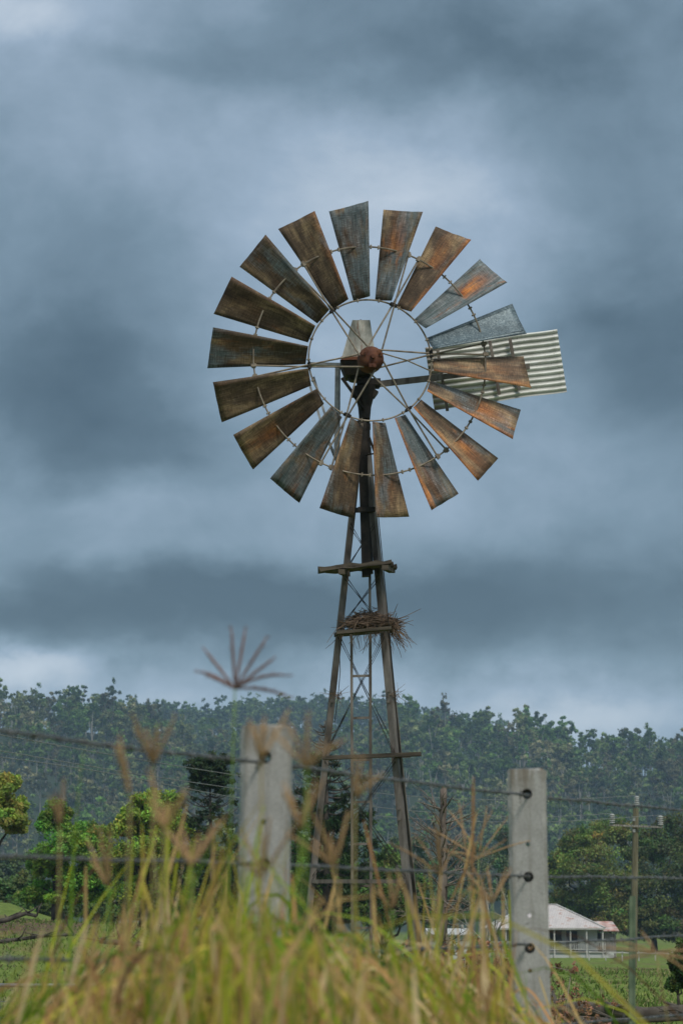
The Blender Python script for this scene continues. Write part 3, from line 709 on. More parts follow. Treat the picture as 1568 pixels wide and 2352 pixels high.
# wheel ------------------------------------------------------------
YAW = R(9)
WC = P(850, 827, 24.32)
WR = 1.528
def wheel_to(p): return p
def place(o, parent_loc=None): return o
mb = MB()       # the hub: a short domed drum, local axes: x right, y away from the camera, z up
seg = 28; prof = [(0.0, -0.135), (0.045, -0.134), (0.085, -0.12), (0.112, -0.09), (0.122, -0.05), (0.122, 0.03), (0.10, 0.05), (0.10, 0.13), (0.07, 0.14), (0.0, 0.14)]
vs = [(r_ * math.cos(2 * PI * k / seg), y_, r_ * math.sin(2 * PI * k / seg)) for r_, y_ in prof for k in range(seg)]
fs = [(i * seg + k, i * seg + (k + 1) % seg, (i + 1) * seg + (k + 1) % seg, (i + 1) * seg + k) for i in range(len(prof) - 1) for k in range(seg)]
mb.add(vs, fs)
mb.tube([(0, -0.13, 0), (0, -0.165, 0)], [0.026, 0.022], 6)
for k in range(3):      # three clamp lugs on the rim of the drum face
    a = R(38 + 120 * k - 8); c = Vector((0.083 * math.cos(a), -0.125, 0.083 * math.sin(a))); tg = Vector((-math.sin(a), 0, math.cos(a)))
    mb.beam(c - tg * 0.034 + Vector((0, .008, 0)), c + tg * 0.034 + Vector((0, .008, 0)), 0.034, 0.028, (0, 1, 0)); mb.tube([c + Vector((0, -.02, 0)), c + Vector((0, -.035, 0))], 0.011, 6)
wheel = mb.build('wheel', M['rust_hub'], mill, (0, 0, 0))
for p_ in wheel.data.polygons: p_.use_smooth = len(p_.vertices) == 4 and p_.area < 0.002
wheel.location = WC - WM; wheel.rotation_euler = (R(-2), 0, YAW)
def ring(r_, th, n=120):
    mb = MB(); pts_ = [(r_ * math.cos(2 * PI * k / n), 0, r_ * math.sin(2 * PI * k / n)) for k in range(n + 1)]
    mb.tube(pts_, th, 6, cap=False); return mb
rg = ring(0.592, 0.0085)
for k in range(18):
    a = R(17.5 + 20 * k + 4); c = Vector((0.592 * math.cos(a), 0, 0.592 * math.sin(a))); rg.box(c, (0.03, 0.03, 0.012), Matrix.Rotation(-a, 3, 'Y'))
rg.build('inner_rim', M['rod'], wheel)
rg = ring(1.118, 0.0085)
for k in range(18):
    for da in (-8.2, 8.0):
        a = R(17.5 + 20 * k + da); c = Vector((1.118 * math.cos(a), 0.0, 1.118 * math.sin(a))); rg.box(c, (0.035, 0.03, 0.014), Matrix.Rotation(-a, 3, 'Y'))
rg.build('outer_rim', M['rod'], wheel)
for k in range(6):
    a = R(7.5 + 60 * k); er = Vector((math.cos(a), 0, math.sin(a))); et = Vector((-math.sin(a), 0, math.cos(a)))
    mb = MB()
    for s_ in (-1, 1):
        mb.tube([er * 0.085 + et * s_ * 0.075 + Vector((0, -0.07 if s_ > 0 else 0.03, 0)), er * 0.59 + et * s_ * 0.008 + Vector((0, s_ * 0.012 - .01, 0)), er * 1.125 - et * s_ * 0.055 + Vector((0, -0.006, 0))], 0.0088, 7)
        c = er * 1.12 - et * s_ * 0.055; mb.box(c + Vector((0, -.008, 0)), (0.05, 0.03, 0.028), Matrix.Rotation(-a, 3, 'Y'))
    mb.build('spoke', M['rod'], wheel)
    mb = MB(); mb.box(er * 0.592 + Vector((0, -.012, 0)), (0.03, 0.035, 0.06), Matrix.Rotation(-a, 3, 'Y'))
    for q in (-1, 1): mb.tube([er * .592 + et * q * .03 + Vector((0, -.05, 0)), er * .592 + et * q * .03 + Vector((0, .03, 0))], 0.008, 6)
    mb.build('spoke_clamp', M['dark_iron'], wheel)
mb = MB(); mb.tube([(0.1, -0.05, 0.06), (0.35, -0.03, -0.0), (0.59, 0, -0.09)], 0.007, 6); mb.build('spoke', M['rod'], wheel)
# one blade, then its own sheet for every place round the wheel
def blade_mesh(seed, zinc=False):
    rng = np.random.default_rng(100 + seed); nu, nv = 9, 14
    vs = []; th = 0.0018
    pitch0, pitch1 = R(38), R(27); warp = rng.normal(size=4)
    for side in (-1, 1):
        for j in range(nv):
            g = j / (nv - 1); r_ = 0.608 + (WR - 0.608) * g; wd = (0.150 + (0.368 - 0.150) * g) / math.cos(pitch0 + (pitch1 - pitch0) * g) * 0.97
            p_ = pitch0 + (pitch1 - pitch0) * g
            for i in range(nu):
                h = i / (nu - 1) - 0.5
                x = h * wd; y = 0.045 * wd * (1 - 4 * h * h) - 0.005 * wd
                y += 0.006 * warp[0] * math.sin(3 * g + warp[1]) + 0.012 * warp[2] * h * math.sin(4 * g + warp[3])
                # local x points clockwise on the wheel: clockwise half comes forward
                X = x * math.cos(p_) - y * math.sin(p_) * 0; Y_ = -x * math.sin(p_) + y
                vs.append((X + 0.0, Y_ + side * th, r_ + (0.0012 * rng.normal() if j == nv - 1 else 0) + (0.02 * h * warp[2] * g)))
    n = nu * nv; fs = []
    for j in range(nv - 1):
        for i in range(nu - 1):
            q = j * nu + i; fs.append((q, q + 1, q + nu + 1, q + nu)); fs.append((n + q, n + q + nu, n + q + nu + 1, n + q + 1))
    bd = [i for i in range(nu)] + [j * nu + nu - 1 for j in range(1, nv)] + [(nv - 1) * nu + i for i in range(nu - 2, -1, -1)] + [j * nu for j in range(nv - 2, 0, -1)]
    for a, b in zip(bd, bd[1:] + bd[:1]): fs.append((a, a + n, b + n, b))
    mb = MB(); mb.add(vs, fs)
    if zinc:            # folded seams of the newer blade
        for e in (-0.40, 0.38):
            pp = []
            for g in (0.02, .35, .7, .985):
                r_ = 0.608 + (WR - 0.608) * g; p_ = pitch0 + (pitch1 - pitch0) * g; x = e * (0.150 + (0.368 - 0.150) * g) / math.cos(p_) * .97
                pp.append((x * math.cos(p_), -x * math.sin(p_) + 0.003, r_))
            mb.tube(pp, 0.005, 5)
    return mb
# angle, zinc, orange plume, orange edge, tone with painted shading (left darker, lower right lighter)
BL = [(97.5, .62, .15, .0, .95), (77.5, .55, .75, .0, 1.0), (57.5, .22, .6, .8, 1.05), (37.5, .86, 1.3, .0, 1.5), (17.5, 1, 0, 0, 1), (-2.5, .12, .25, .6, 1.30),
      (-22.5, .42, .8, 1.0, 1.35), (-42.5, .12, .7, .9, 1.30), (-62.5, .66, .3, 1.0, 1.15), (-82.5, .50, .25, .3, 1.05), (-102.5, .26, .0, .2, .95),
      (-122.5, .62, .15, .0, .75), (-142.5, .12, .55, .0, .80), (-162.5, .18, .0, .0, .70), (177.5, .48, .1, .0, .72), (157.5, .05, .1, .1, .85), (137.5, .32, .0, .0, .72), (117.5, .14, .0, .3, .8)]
for k, (ang, zc, og, ed, lit_tone) in enumerate(BL):
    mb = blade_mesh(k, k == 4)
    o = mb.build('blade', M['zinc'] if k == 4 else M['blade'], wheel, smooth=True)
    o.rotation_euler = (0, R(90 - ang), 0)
    o['seed'] = float(k) * 1.37; o['zinc'] = zc; o['orange'] = og; o['edge'] = ed; o['dark'] = 0.6 + 0.4 * lit_tone
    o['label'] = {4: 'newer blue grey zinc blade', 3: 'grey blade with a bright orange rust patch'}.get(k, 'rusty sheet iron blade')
# head: gear case, hood, furl arms
mb = MB()
def frustum(c0, s0, c1, s1): 
    c0, c1 = Vector(c0), Vector(c1); (a, b), (d, e) = s0, s1
    return [c0 + Vector(q) for q in ((-a, -b, 0), (a, -b, 0), (a, b, 0), (-a, b, 0))] + [c1 + Vector(q) for q in ((-d, -e, 0), (d, -e, 0), (d, e, 0), (-d, e, 0))]
hy = 24.72
mb.hexa(frustum(P(822, 868, hy), (0.125, 0.15), P(820, 836, hy), (0.165, 0.2)))
mb.tube([P(822, 866, hy), P(822, 876, hy)], [0.11, 0.09], 12)
mb.tube([P(853, 826, 24.35), P(838, 842, hy)], 0.055, 12)
gear = mb.build('gear_case', M['dark_iron'], mill, WM)
mb = MB()
hc = P(823, 834, hy)
mb.hexa(frustum(hc, (0.165, 0.20), P(829, 742, hy), (0.085, 0.13)))
ho = mb.build('hood', M['hood'], gear, hc); ho.location = hc - WM
for q in ho.data.vertices: pass
mb = MB(); mb.hexa(frustum(P(823, 836.5, hy), (0.169, 0.204), P(823, 829, hy), (0.167, 0.202))); mb.build('hood_band', M['rust_hub'], gear, WM)
mb = MB(); q = P(828, 741, hy); mb.tube([q, q + Vector((0, 0, 0.03))], 0.008, 6); mb.box(q + Vector((.012, 0, .008)), (0.03, .03, .016)); mb.build('hood_bolt', M['dark_iron'], gear, WM)
mb = MB()       # turntable and tail pivot castings
mb.tube([P(836, 872, 24.7), P(836, 884, 24.7)], 0.075, 12); mb.tube([P(836, 888, 24.7), P(837, 905, 24.7), P(837, 935, 24.7), P(837, 962, 24.7)], [0.115, 0.10, 0.065, 0.055], 12)
mb.tube([P(850, 884, 24.7), P(868, 884, 24.75)], 0.042, 8); mb.box(P(858, 878, 24.7), (0.13, 0.1, 0.06)); mb.box(P(852, 900, 24.7), (0.12, 0.1, 0.07), Matrix.Rotation(R(35), 3, 'Y'))
mb.tube([P(806, 907, 24.6), P(816, 907, 24.6)], 0.03, 8)
mb.tube([P(785, 868, 24.6), P(812, 905, 24.6)], 0.016, 6); mb.tube([P(812, 905, 24.6), P(834, 940, 24.65)], 0.02, 6)
mb.build('turntable', M['dark_iron'], mill, WM); mb = MB()
mb.tube([P(838, 1045, 24.5), P(858, 1042, 24.5), P(862, 1036, 24.5)], 0.008, 6); mb.tube([P(846, 1000, 24.5), P(859, 1036, 24.5)], 0.012, 6)
mb.build('furl_hook', M['dark_iron'], mill, WM)
mb = MB()
mb.beam(P(708, 836, 24.9), P(800, 838, 24.8), 0.05, 0.028, (0, 0, 1)); mb.beam(P(800, 838, 24.8), P(862, 840, 24.75), 0.04, 0.03)
mb.beam(P(774, 842, 24.82), P(771, 1050, 24.85), 0.04, 0.02, (0, 1, 0)); mb.beam(P(779, 842, 24.9), P(778, 1080, 24.92), 0.022, 0.03, (0, 1, 0))
mb.beam(P(707, 870, 24.98), P(742, 985, 24.9), 0.022, 0.02, (0, 1, 0)); mb.beam(P(720, 866, 24.98), P(756, 985, 24.9), 0.022, 0.02, (0, 1, 0)); mb.beam(P(742, 985, 24.9), P(778, 1070, 24.92), 0.03, 0.02, (0, 1, 0))
mb.build('furl_arm', M['galv'], mill, WM)
# tail: corrugated vane
VC = P(1138, 849, 25.25); s_ = 25.3 / F
uv = Vector((math.cos(R(8.2)), -0.03, math.sin(R(8.2)))).normalized(); vv = Vector((-math.sin(R(8.0)), 0, math.cos(R(8.0))))
LX, LZ = 312 * s_ / 2, 151 * s_ / 2
nxx, nz = 30, 11 * 14
vs = []; cs = []; rng = np.random.default_rng(77)
for sd_ in (0, 1):
    for j in range(nz + 1):
        g = j / nz * 2 - 1; ph = (j / nz) * 11 * 2 * PI
        for i in range(nxx + 1):
            e = i / nxx * 2 - 1
            dent = 0.010 * math.sin(2.3 * e + 1.1 * g) + 0.006 * math.sin(7 * e + 2)
            vs.append((e * LX, 0.0095 * math.sin(ph) + dent + sd_ * 0.0012, g * LZ + 0.004 * math.sin(5 * e)))
            cs.append((0.5 - 0.5 * math.sin(ph),) * 3)
W1 = nxx + 1; n = W1 * (nz + 1); fs = []
for j in range(nz):
    for i in range(nxx):
        q = j * W1 + i; fs += [(q, q + 1, q + W1 + 1, q + W1), (n + q, n + q + W1, n + q + W1 + 1, n + q + 1)]
for i in range(nxx): fs += [(i, n + i, n + i + 1, i + 1), (nz * W1 + i, nz * W1 + i + 1, n + nz * W1 + i + 1, n + nz * W1 + i)]
for j in range(nz): fs += [(j * W1, (j + 1) * W1, n + (j + 1) * W1, n + j * W1), (j * W1 + nxx, n + j * W1 + nxx, n + (j + 1) * W1 + nxx, (j + 1) * W1 + nxx)]
mb = MB(); mb.add(vs, fs); mb.c = cs
vane = mb.build('tail_vane', M['vane'], mill, smooth=True)
yv = vv.cross(uv).normalized(); vane.matrix_local = Matrix.Translation(VC - WM) @ Matrix((uv, yv, vv)).transposed().to_4x4()
for p0, p1 in (((1124, 783), (1146, 906)), ((1170, 777), (1192, 896)), ((1004, 802), (1027, 944))):
    mb = MB(); mb.beam(P(*p0, 25.20) , P(*p1, 25.20), 0.03, 0.02, (0, 1, 0)); mb.build('vane_strap', M['leg_steel'], mill, WM)
mb = MB(); mb.beam(P(862, 883, 24.8), P(1012, 866, 25.12), 0.035, 0.06, (0, 0, 1)); mb.beam(P(1012, 866, 25.12), P(1215, 842, 25.18), 0.03, 0.05, (0, 0, 1)); mb.build('tail_boom', M['leg_steel'], mill, WM)

# nest ---------------------------------------------------------------
def nest():
    rng = np.random.default_rng(9); c = P(846, 1444, 24.7)
    mb = MB()
    for i in range(620):
        a = rng.random() * 2 * PI; rr = 0.25 * math.sqrt(rng.random()); h = rng.random() ** 1.2 * 0.17 * (1 - (rr / 0.29) ** 2)
        p = c + Vector((rr * 0.95 * math.cos(a) + 0.03, rr * math.sin(a), 0.012 + h))
        ta = a + PI / 2 + rng.normal() * 0.7; d = Vector((math.cos(ta), math.sin(ta), rng.normal() * 0.22)).normalized(); L = rng.uniform(0.06, 0.17)
        k = Vector(rng.normal(size=3)) * 0.012
        mb.tube([p - d * L, p + k, p + d * L], [rng.uniform(.0022, .004), .0036, .0018], 4)
    for i in range(95):       # loose ends and trailing sticks
        a = rng.random() * 2 * PI; rr = rng.uniform(0.14, 0.25)
        if rng.random() < .7: a = rng.normal() * 0.6
        p = c + Vector((rr * math.cos(a), rr * math.sin(a), rng.uniform(0, 0.07))); d = Vector((math.cos(a), math.sin(a), rng.uniform(-1.3, 0.4))).normalized(); pts_ = [p - d * .06, p]; q = p.copy(); L = rng.uniform(.08, .34)
        for k in range(4):
            d = (d + Vector(rng.normal(size=3)) * .18 + Vector((0, 0, -.10))).normalized(); q = q + d * L / 4; pts_.append(q.copy())
        mb.tube(pts_, [.0048, .0046, .004, .0035, .003, .002], 4)
    for i in range(26):
        p = c + Vector((rng.uniform(-.25, .25), rng.uniform(-.25, .1), -0.03)); d = Vector((rng.normal() * .3, rng.normal() * .2, -1)).normalized(); pts_ = [p + Vector((0, 0, .08)), p]; q = p.copy(); L = rng.uniform(.08, .3)
        for k in range(4):
            d = (d + Vector(rng.normal(size=3)) * .3).normalized(); q = q + d * L / 4; pts_.append(q.copy())
        mb.tube(pts_, [.003, .003, .0027, .0024, .002, .0014], 4)
    o = mb.build('bird_nest', M['twig'], None, c)
    tag(o, 'untidy bird nest of dry twigs on a shelf of the windmill tower', 'nest')
    for k, (px, py, nn) in enumerate(((772, 1596, 16), (905, 1600, 14))):
        mb = MB(); c2 = P(px, py, 24.5)
        for i in range(nn):
            d = Vector((rng.normal(), rng.normal() * .5, rng.normal() * .6)).normalized(); L = rng.uniform(.05, .16); o_ = c2 + Vector(rng.normal(size=3)) * .02
            mb.tube([o_ - d * L * .4, o_ + Vector(rng.normal(size=3)) * .01, o_ + d * L], [.003, .003, .0015], 4)
        tag(mb.build('twig_bundle', M['twig'], None, c2), ('few stray twigs caught on the left tower leg', 'few stray twigs caught on the right tower leg')[k], 'twigs')
nest()

# ------------------------------------------------------------------ fence
def fence_Y(px):      # the fence line passes both posts
    a = (px - 784) / F; A, B = P(592, 1900, 5.9), P(1218, 1900, 7.6)
    lo, hi = -4.0, 6.0
    ds = (B.x - A.x) / (B.y - A.y)
    return (A.x - ds * A.y) / (a * 1.012 - ds) if abs(a * 1.012 - ds) > 1e-6 else A.y
PH = 1.205
def post_mesh():
    mb = MB(); mb.box((0, 0, PH / 2 - 0.15), (0.110, 0.085, PH + 0.3)); o = mb.build('post_blank', M['concrete'])
    bm = bmesh.new(); bm.from_mesh(o.data)
    bmesh.ops.bevel(bm, geom=[e for e in bm.edges if abs(e.verts[0].co.z - e.verts[1].co.z) > 0.5], offset=0.011, segments=1, affect='EDGES')
    tops = [e for e in bm.edges if e.verts[0].co.z > PH - .01 and e.verts[1].co.z > PH - .01]
    bmesh.ops.bevel(bm, geom=tops, offset=0.006, segments=2, affect='EDGES')
    bmesh.ops.subdivide_edges(bm, edges=[e for e in bm.edges if abs(e.verts[0].co.z - e.verts[1].co.z) > 0.5], cuts=46, use_grid_fill=True)
    rg_ = random.Random(6)
    for v_ in bm.verts:
        k_ = .0009 if v_.co.z < PH - .02 else .0022
        v_.co += Vector((rg_.gauss(0, k_), rg_.gauss(0, k_ * .5), rg_.gauss(0, k_ * (1 if v_.co.z > PH - .02 else 0))))
    bm.to_mesh(o.data); bm.free()
    c = MB()
    for z, r_ in HOLES: c.tube([(0.0, -0.2, z), (0.0, 0.012, z), (0.0, 0.0125, z), (0.0, 0.2, z)], [r_, r_, min(r_, .007), min(r_, .007)], 20)
    co = c.build('hole_cutter', M['concrete'])
    md = o.modifiers.new('cut', 'BOOLEAN'); md.object = co; md.operation = 'DIFFERENCE'; md.solver = 'EXACT'
    dg = bpy.context.evaluated_depsgraph_get(); me = bpy.data.meshes.new_from_object(o.evaluated_get(dg)); me.name = 'fence_post'
    bpy.data.objects.remove(o); bpy.data.objects.remove(co)
    return me
tz = P(1218, 1766, 7.6).z
HOLES = [(PH - (py - 1766) * 7.65 / F, r_) for py, r_ in ((1824, .0150), (1937, .0065), (2010, .0150), (2096, .0060), (2168, .0150), (2218, .0060), (2310, .0065), (2420, .018))]
pm = post_mesh()
posts = []
for px, Y, rz, lab in ((596, 5.9, R(-4), 'pale concrete fence post in the grass on the left, blurred, nearer to the camera'), (1217, 7.6, R(-5), 'sharper concrete fence post on the right with bolt holes and barbed wire')):
    o = bpy.data.objects.new('fence_post', pm); COL.objects.link(o)
    q = P(px, 1900, Y); o.location = (q.x, Y, P(px, 1766 if px > 1000 else 1666, Y).z - PH); o.rotation_euler = (0, R(-0.4) if px > 1000 else R(0.8), rz)
    tag(o, lab, 'fence post', 'concrete fence posts'); posts.append(o)
def barbed(label, pts2):
    rng = np.random.default_rng(int(pts2[0][1]))
    xs = [q[0] for q in pts2]; ys = [q[1] for q in pts2]
    path = []
    for px in np.linspace(xs[0], xs[-1], 420):
        Y = fence_Y(px) - 0.055; py = np.interp(px, xs, ys)
        path.append(P(px, py, Y))
    mb = MB(); s_ = [0.0]
    for a, b in zip(path, path[1:]): s_.append(s_[-1] + (b - a).length)
    n = int(s_[-1] / 0.006); tt = np.linspace(0, s_[-1], n)
    X = [np.interp(tt, s_, [p[i] for p in path]) for i in range(3)]
    for ph in (0, PI):
        pp = [Vector((X[0][k], X[1][k] + 0.0019 * math.sin(tt[k] * 160 + ph), X[2][k] + 0.0019 * math.cos(tt[k] * 160 + ph) + 0.0015 * math.sin(tt[k] * 9))) for k in range(n)]
        mb.tube(pp, 0.0026, 5)
    pos = 0.03
    while pos < s_[-1]:
        c = Vector([np.interp(pos, s_, [p[i] for p in path]) for i in range(3)])
        d = Vector([np.interp(pos + .01, s_, [p[i] for p in path]) for i in range(3)]) - c
        if d.length > 1e-6:
            d.normalize(); a0 = rng.random() * 6
            e1 = d.orthogonal().normalized(); e2 = d.cross(e1)
            wr = [c + d * (k / 10 * .014 - .007) + (e1 * math.cos(a0 + k * 1.5) + e2 * math.sin(a0 + k * 1.5)) * 0.0047 for k in range(11)]
            mb.tube(wr, 0.0016, 5)
            for sgn, o_ in ((1, -.006), (-1, .006)):
                dr = (e1 * math.cos(a0) + e2 * math.sin(a0)) * sgn
                for s2 in (1, -1): mb.tube([c + d * o_, c + d * (o_ + .002) + dr * s2 * 0.016], [.0017, .0006], 4)
        pos += 0.085 + rng.random() * .02
    o = mb.build('barbed_wire', M['wire'], None, path[0], smooth=True)
    return tag(o, label, 'barbed wire', 'barbed wire strands')
barbed('topmost barbed wire strand, tied near the tops of the concrete posts', [(-60, 1672), (200, 1705), (400, 1731), (592, 1749), (800, 1778), (1000, 1803), (1217, 1828), (1400, 1846), (1640, 1868)])
barbed('second barbed wire strand, across the middle of the concrete posts', [(-60, 1966), (300, 1976), (592, 1984), (900, 1999), (1217, 2014), (1400, 2015), (1640, 2019)])
barbed('third barbed wire strand, low across the grass and paddock', [(-60, 2203), (300, 2208), (592, 2200), (900, 2184), (1217, 2169), (1440, 2158), (1640, 2142)])
barbed('lowest barbed wire strand, near the bottom right of the photo', [(1180, 2372), (1300, 2352), (1440, 2341), (1640, 2326)])
mb = MB()           # slim steel picket further along the fence
a = P(1451, 2058, 8.75); b = a.copy(); b.z = -0.1; b.x -= 0.02
for k in range(3):
    an = R(90 + 120 * k); d = Vector((math.cos(an), math.sin(an), 0)) * 0.011
    mb.beam(a + d * 0.55, b + d * .55, 0.012, 0.003, d.cross(Vector((0, 0, 1))))
tag(mb.build('star_picket', simple('green_paint', (0.09, 0.13, 0.085), (0.15, 0.19, 0.13), 20, .6), None, b), 'slim green steel picket in the wire fence right of the concrete posts', 'fence post')

# ------------------------------------------------------------------ utility pole and lines
PY = 120
pb = P(1452, 2180, PY); pb.z = float(hgt(pb.x, PY))
pole = thing('utility_pole', pb, 'weathered timber power pole with a crossarm and stacked insulators', 'pole')
mb = MB(); mb.tube([pb - Vector((0, 0, .2)), P(1459, 1856, PY)], [0.17, 0.135], 14); mb.build('pole', simple('pole_timber', (0.085, 0.075, 0.045), (0.19, 0.17, 0.11), 4, .9, stretch=(3, 3, .2)), pole, pb, smooth=False)
mb = MB(); mb.beam(P(1399, 1895, PY - .25), P(1520, 1900, PY - .25), 0.09, 0.085); mb.build('crossarm', M['grey_timber'], pole, pb)
ins = []
pm_ = simple('porcelain', (0.26, 0.27, 0.265), (0.40, 0.40, 0.39), 5, .3, bmp=0)
for px, py in ((1461, 1852), (1405, 1893), (1516, 1897)):
    mb = MB(); q = P(px, py, PY - (0 if px == 1461 else .25)); z = 0
    mb.tube([q, q + Vector((0, 0, .48))], 0.035, 8)
    for k in range(5): mb.tube([q + Vector((0, 0, .06 + .085 * k)), q + Vector((0, 0, .085 + .085 * k)), q + Vector((0, 0, .12 + .085 * k))], [0.135, 0.12, 0.05], 12)
    mb.build('insulator', pm_, pole, pb, smooth=False); ins.append(q + Vector((0, 0, .49)))
for py in (1882, 1908):
    mb = MB(); mb.box(P(1455, py, PY - .22), (0.12, 0.02, 0.14)); mb.build('pole_plate', M['galv'], pole, pb)
def sagline(label, pts3):
    mb = MB(); pp = []
    n = len(pts3)
    for i in range(n - 1):
        for k in range(10):
            g = k / 10; q0, q1, q2, q3 = pts3[max(i - 1, 0)], pts3[i], pts3[i + 1], pts3[min(i + 2, n - 1)]
            pp.append(0.5 * ((2 * q1) + (q2 - q0) * g + (2 * q0 - 5 * q1 + 4 * q2 - q3) * g * g + (3 * q1 - q0 - 3 * q2 + q3) * g ** 3))
    pp.append(pts3[-1])
    mb.tube(pp, 0.013, 5); o = mb.build('power_line', M['galv'], None, pts3[-1], smooth=True)
    tag(o, label, 'power line', 'power lines')
sagline('uppermost power line sagging from the top of the pole', [P(-40, 1680, 70), P(300, 1741, 80), P(540, 1780, 87), P(740, 1807, 93), P(980, 1831, 101), P(1250, 1838, 111), ins[0]])
sagline('middle power line, strung from the left end of the crossarm', [P(-40, 1717, 72), P(300, 1775, 81), P(540, 1811, 88), P(740, 1839, 94), P(980, 1865, 102), P(1220, 1877, 112), ins[1]])
sagline('lowest power line, strung from the right end of the crossarm', [P(-40, 1733, 69), P(230, 1772, 78), P(540, 1832, 87), P(740, 1860, 93), P(980, 1882, 101), P(1250, 1888, 112), ins[2]])

# ------------------------------------------------------------------ farmhouse
HY = 222
def mm(name, base, var, dirty, sx=1.0):
    m, t, b = mat(name); co = t.new('ShaderNodeTexCoord').outputs['Object']; x, y, z = t.sep(co)
    n = t.noise(t.vm('MULTIPLY', co, (1.2, 1.2, .5)), 1.3, 6, .65); rib = t.m('SINE', t.m('MULTIPLY', x, 26 * sx))
    c = t.ramp(n, [(0.35, base), (0.55, var), (0.62, dirty)]); c = t.mix(1.0, c, t.ramp(t.m('ADD', t.m('MULTIPLY', rib, .5), .5), [(0, .8), (1, 1.1)]), 'MULTIPLY')
    t.put(b.inputs['Base Color'], c); b.inputs['Roughness'].default_value = .6
    return m
roof_m = mm('old_roof_iron', (0.40, 0.36, 0.365), (0.50, 0.46, 0.46), (0.36, 0.24, 0.21), 1.7)
rust_m = mm('rusty_roof_iron', (0.52, 0.49, 0.48), (0.45, 0.24, 0.20), (0.34, 0.10, 0.06), .35)
wall_m = simple('white_boards', (0.36, 0.37, 0.365), (0.56, 0.57, 0.56), 2, .7, stretch=(.3, .3, 18), bmp=0)
dark_m = simple('dark_interior', (0.02, 0.02, 0.02), (0.05, 0.045, 0.04), 3, .8)
trim_m = simple('white_trim', (0.30, 0.29, 0.28), (0.48, 0.47, 0.45), 3, .6, bmp=0)
hb = P(1230, 2198, HY); hb.z = float(hgt(hb.x, HY)) - .1
house = thing('farmhouse', hb, 'low white weatherboard farmhouse with a pinkish hipped iron roof and verandah', 'house')
def hp(px, py, dy_=0): return P(px, py, HY + dy_)
def quadprism(mb, pts_, off): # thin slab of a polygon
    off = Vector(off); n = len(pts_); mb.add(list(pts_) + [p + off for p in pts_], [tuple(range(n - 1, -1, -1)), tuple(range(n, 2 * n))] + [(i, (i + 1) % n, n + (i + 1) % n, n + i) for i in range(n)])
e = hp(0, 2131).z; ez = Vector((0, 0, e))
xl, xr, xa, xb = hp(1098, 0).x, hp(1352, 0).x, hp(1196, 0).x, hp(1256, 0).x
zt = hp(0, 2077).z
yF, yB = HY - 1.6, HY + 8
A_, B_, C_, D_ = Vector((xl, yF, e)), Vector((xr, yF, e)), Vector((xr, yB, e)), Vector((xl, yB, e)); T1, T2 = Vector((xa, HY + 3.2, zt)), Vector((xb, HY + 3.2, zt))
mb = MB()
for q in ([A_, B_, T2, T1], [B_, C_, T2], [C_, D_, T1, T2], [D_, A_, T1]): quadprism(mb, q, (0, 0, -.08))
roof = mb.build('roof', roof_m, house, hb)
mb = MB(); mb.beam(T1 + Vector((0, 0, .03)), T2 + Vector((0, 0, .03)), .25, .08); mb.beam(A_ + Vector((0, -.03, -.08)), B_ + Vector((0, -.03, -.08)), .1, .14)
for a, b in ((A_, T1), (B_, T2)): mb.beam(a + Vector((0, 0, .03)), b + Vector((0, 0, .03)), .2, .06)
mb.build('ridge_cap', trim_m, roof, hb)
gz = hb.z + .1
mb = MB(); mb.box(((xl + xr) / 2 + .1, HY + 3.6, (e + gz) / 2 + .2), (xr - xl - 1.2, 7, e - gz - .4)); mb.build('wall', wall_m, house, hb)
for px, ww, lab in ((1128, .9, 'window'), (1180, .9, 'door'), (1275, 1.0, 'window'), (1312, .95, 'door')):
    mb = MB(); c = hp(px, 2160, .06); hgt_ = 1.3 if lab == 'window' else 1.9; cz = e - .25 - hgt_ / 2; mb.box((c.x, HY + .07, cz), (ww, .1, hgt_)); f_ = mb.build(lab, dark_m, house, hb)
    mb = MB()
    for sx in (-1, 1): mb.box((c.x + sx * (ww / 2 + .05), HY + .05, cz), (.1, .16, hgt_ + .2))
    mb.box((c.x, HY + .05, cz + hgt_ / 2 + .05), (ww, .16, .1)); mb.build('frame', trim_m, f_, hb)
fz = hp(0, 2186).z
mb = MB(); mb.box(((xl + xr) / 2, HY - .75, fz), (xr - xl, 1.5, .14)); mb.build('verandah_floor', M['grey_timber'], house, hb)
for k in range(8):
    x = xl + .2 + (xr - xl - .4) * k / 7; mb = MB(); mb.box((x, yF + .15, (e + gz) / 2 - .1), (.12, .12, e - gz - .1)); mb.build('verandah_post', trim_m, house, hb)
mb = MB(); z1 = hp(0, 2163).z
mb.box(((xl + xr) / 2, yF + .15, z1), (xr - xl, .06, .09)); mb.box(((xl + xr) / 2, yF + .15, fz + .2), (xr - xl, .05, .07))
for k in range(70): mb.box((xl + (xr - xl) * k / 69, yF + .15, (z1 + fz + .2) / 2), (.06, .03, z1 - fz - .2))
mb.build('railing', trim_m, house, hb)
mb = MB(); x2 = hp(1385, 0).x; e2 = hp(0, 2137).z; t2 = hp(0, 2116).z
quadprism(mb, [Vector((xr - .4, HY - .4, e2)), Vector((x2, HY - .4, e2)), Vector((x2 - .1, HY + 4, t2)), Vector((xr - .4, HY + 4, t2))], (0, 0, -.07)); mb.build('annexe_roof', rust_m, house, hb)
mb = MB(); mb.box(((xr + x2) / 2 - .2, HY + 2, (e2 + gz) / 2 - .1), (x2 - xr, 3.6, e2 - gz - .3)); mb.build('annexe_wall', M['grey_timber'], house, hb)
mb = MB(); mb.box((hp(1250, 0).x, yF + .25, (gz + fz) / 2), ((xr - xl) * .95, .05, fz - gz - .1)); mb.build('skirting', wall_m, house, hb)
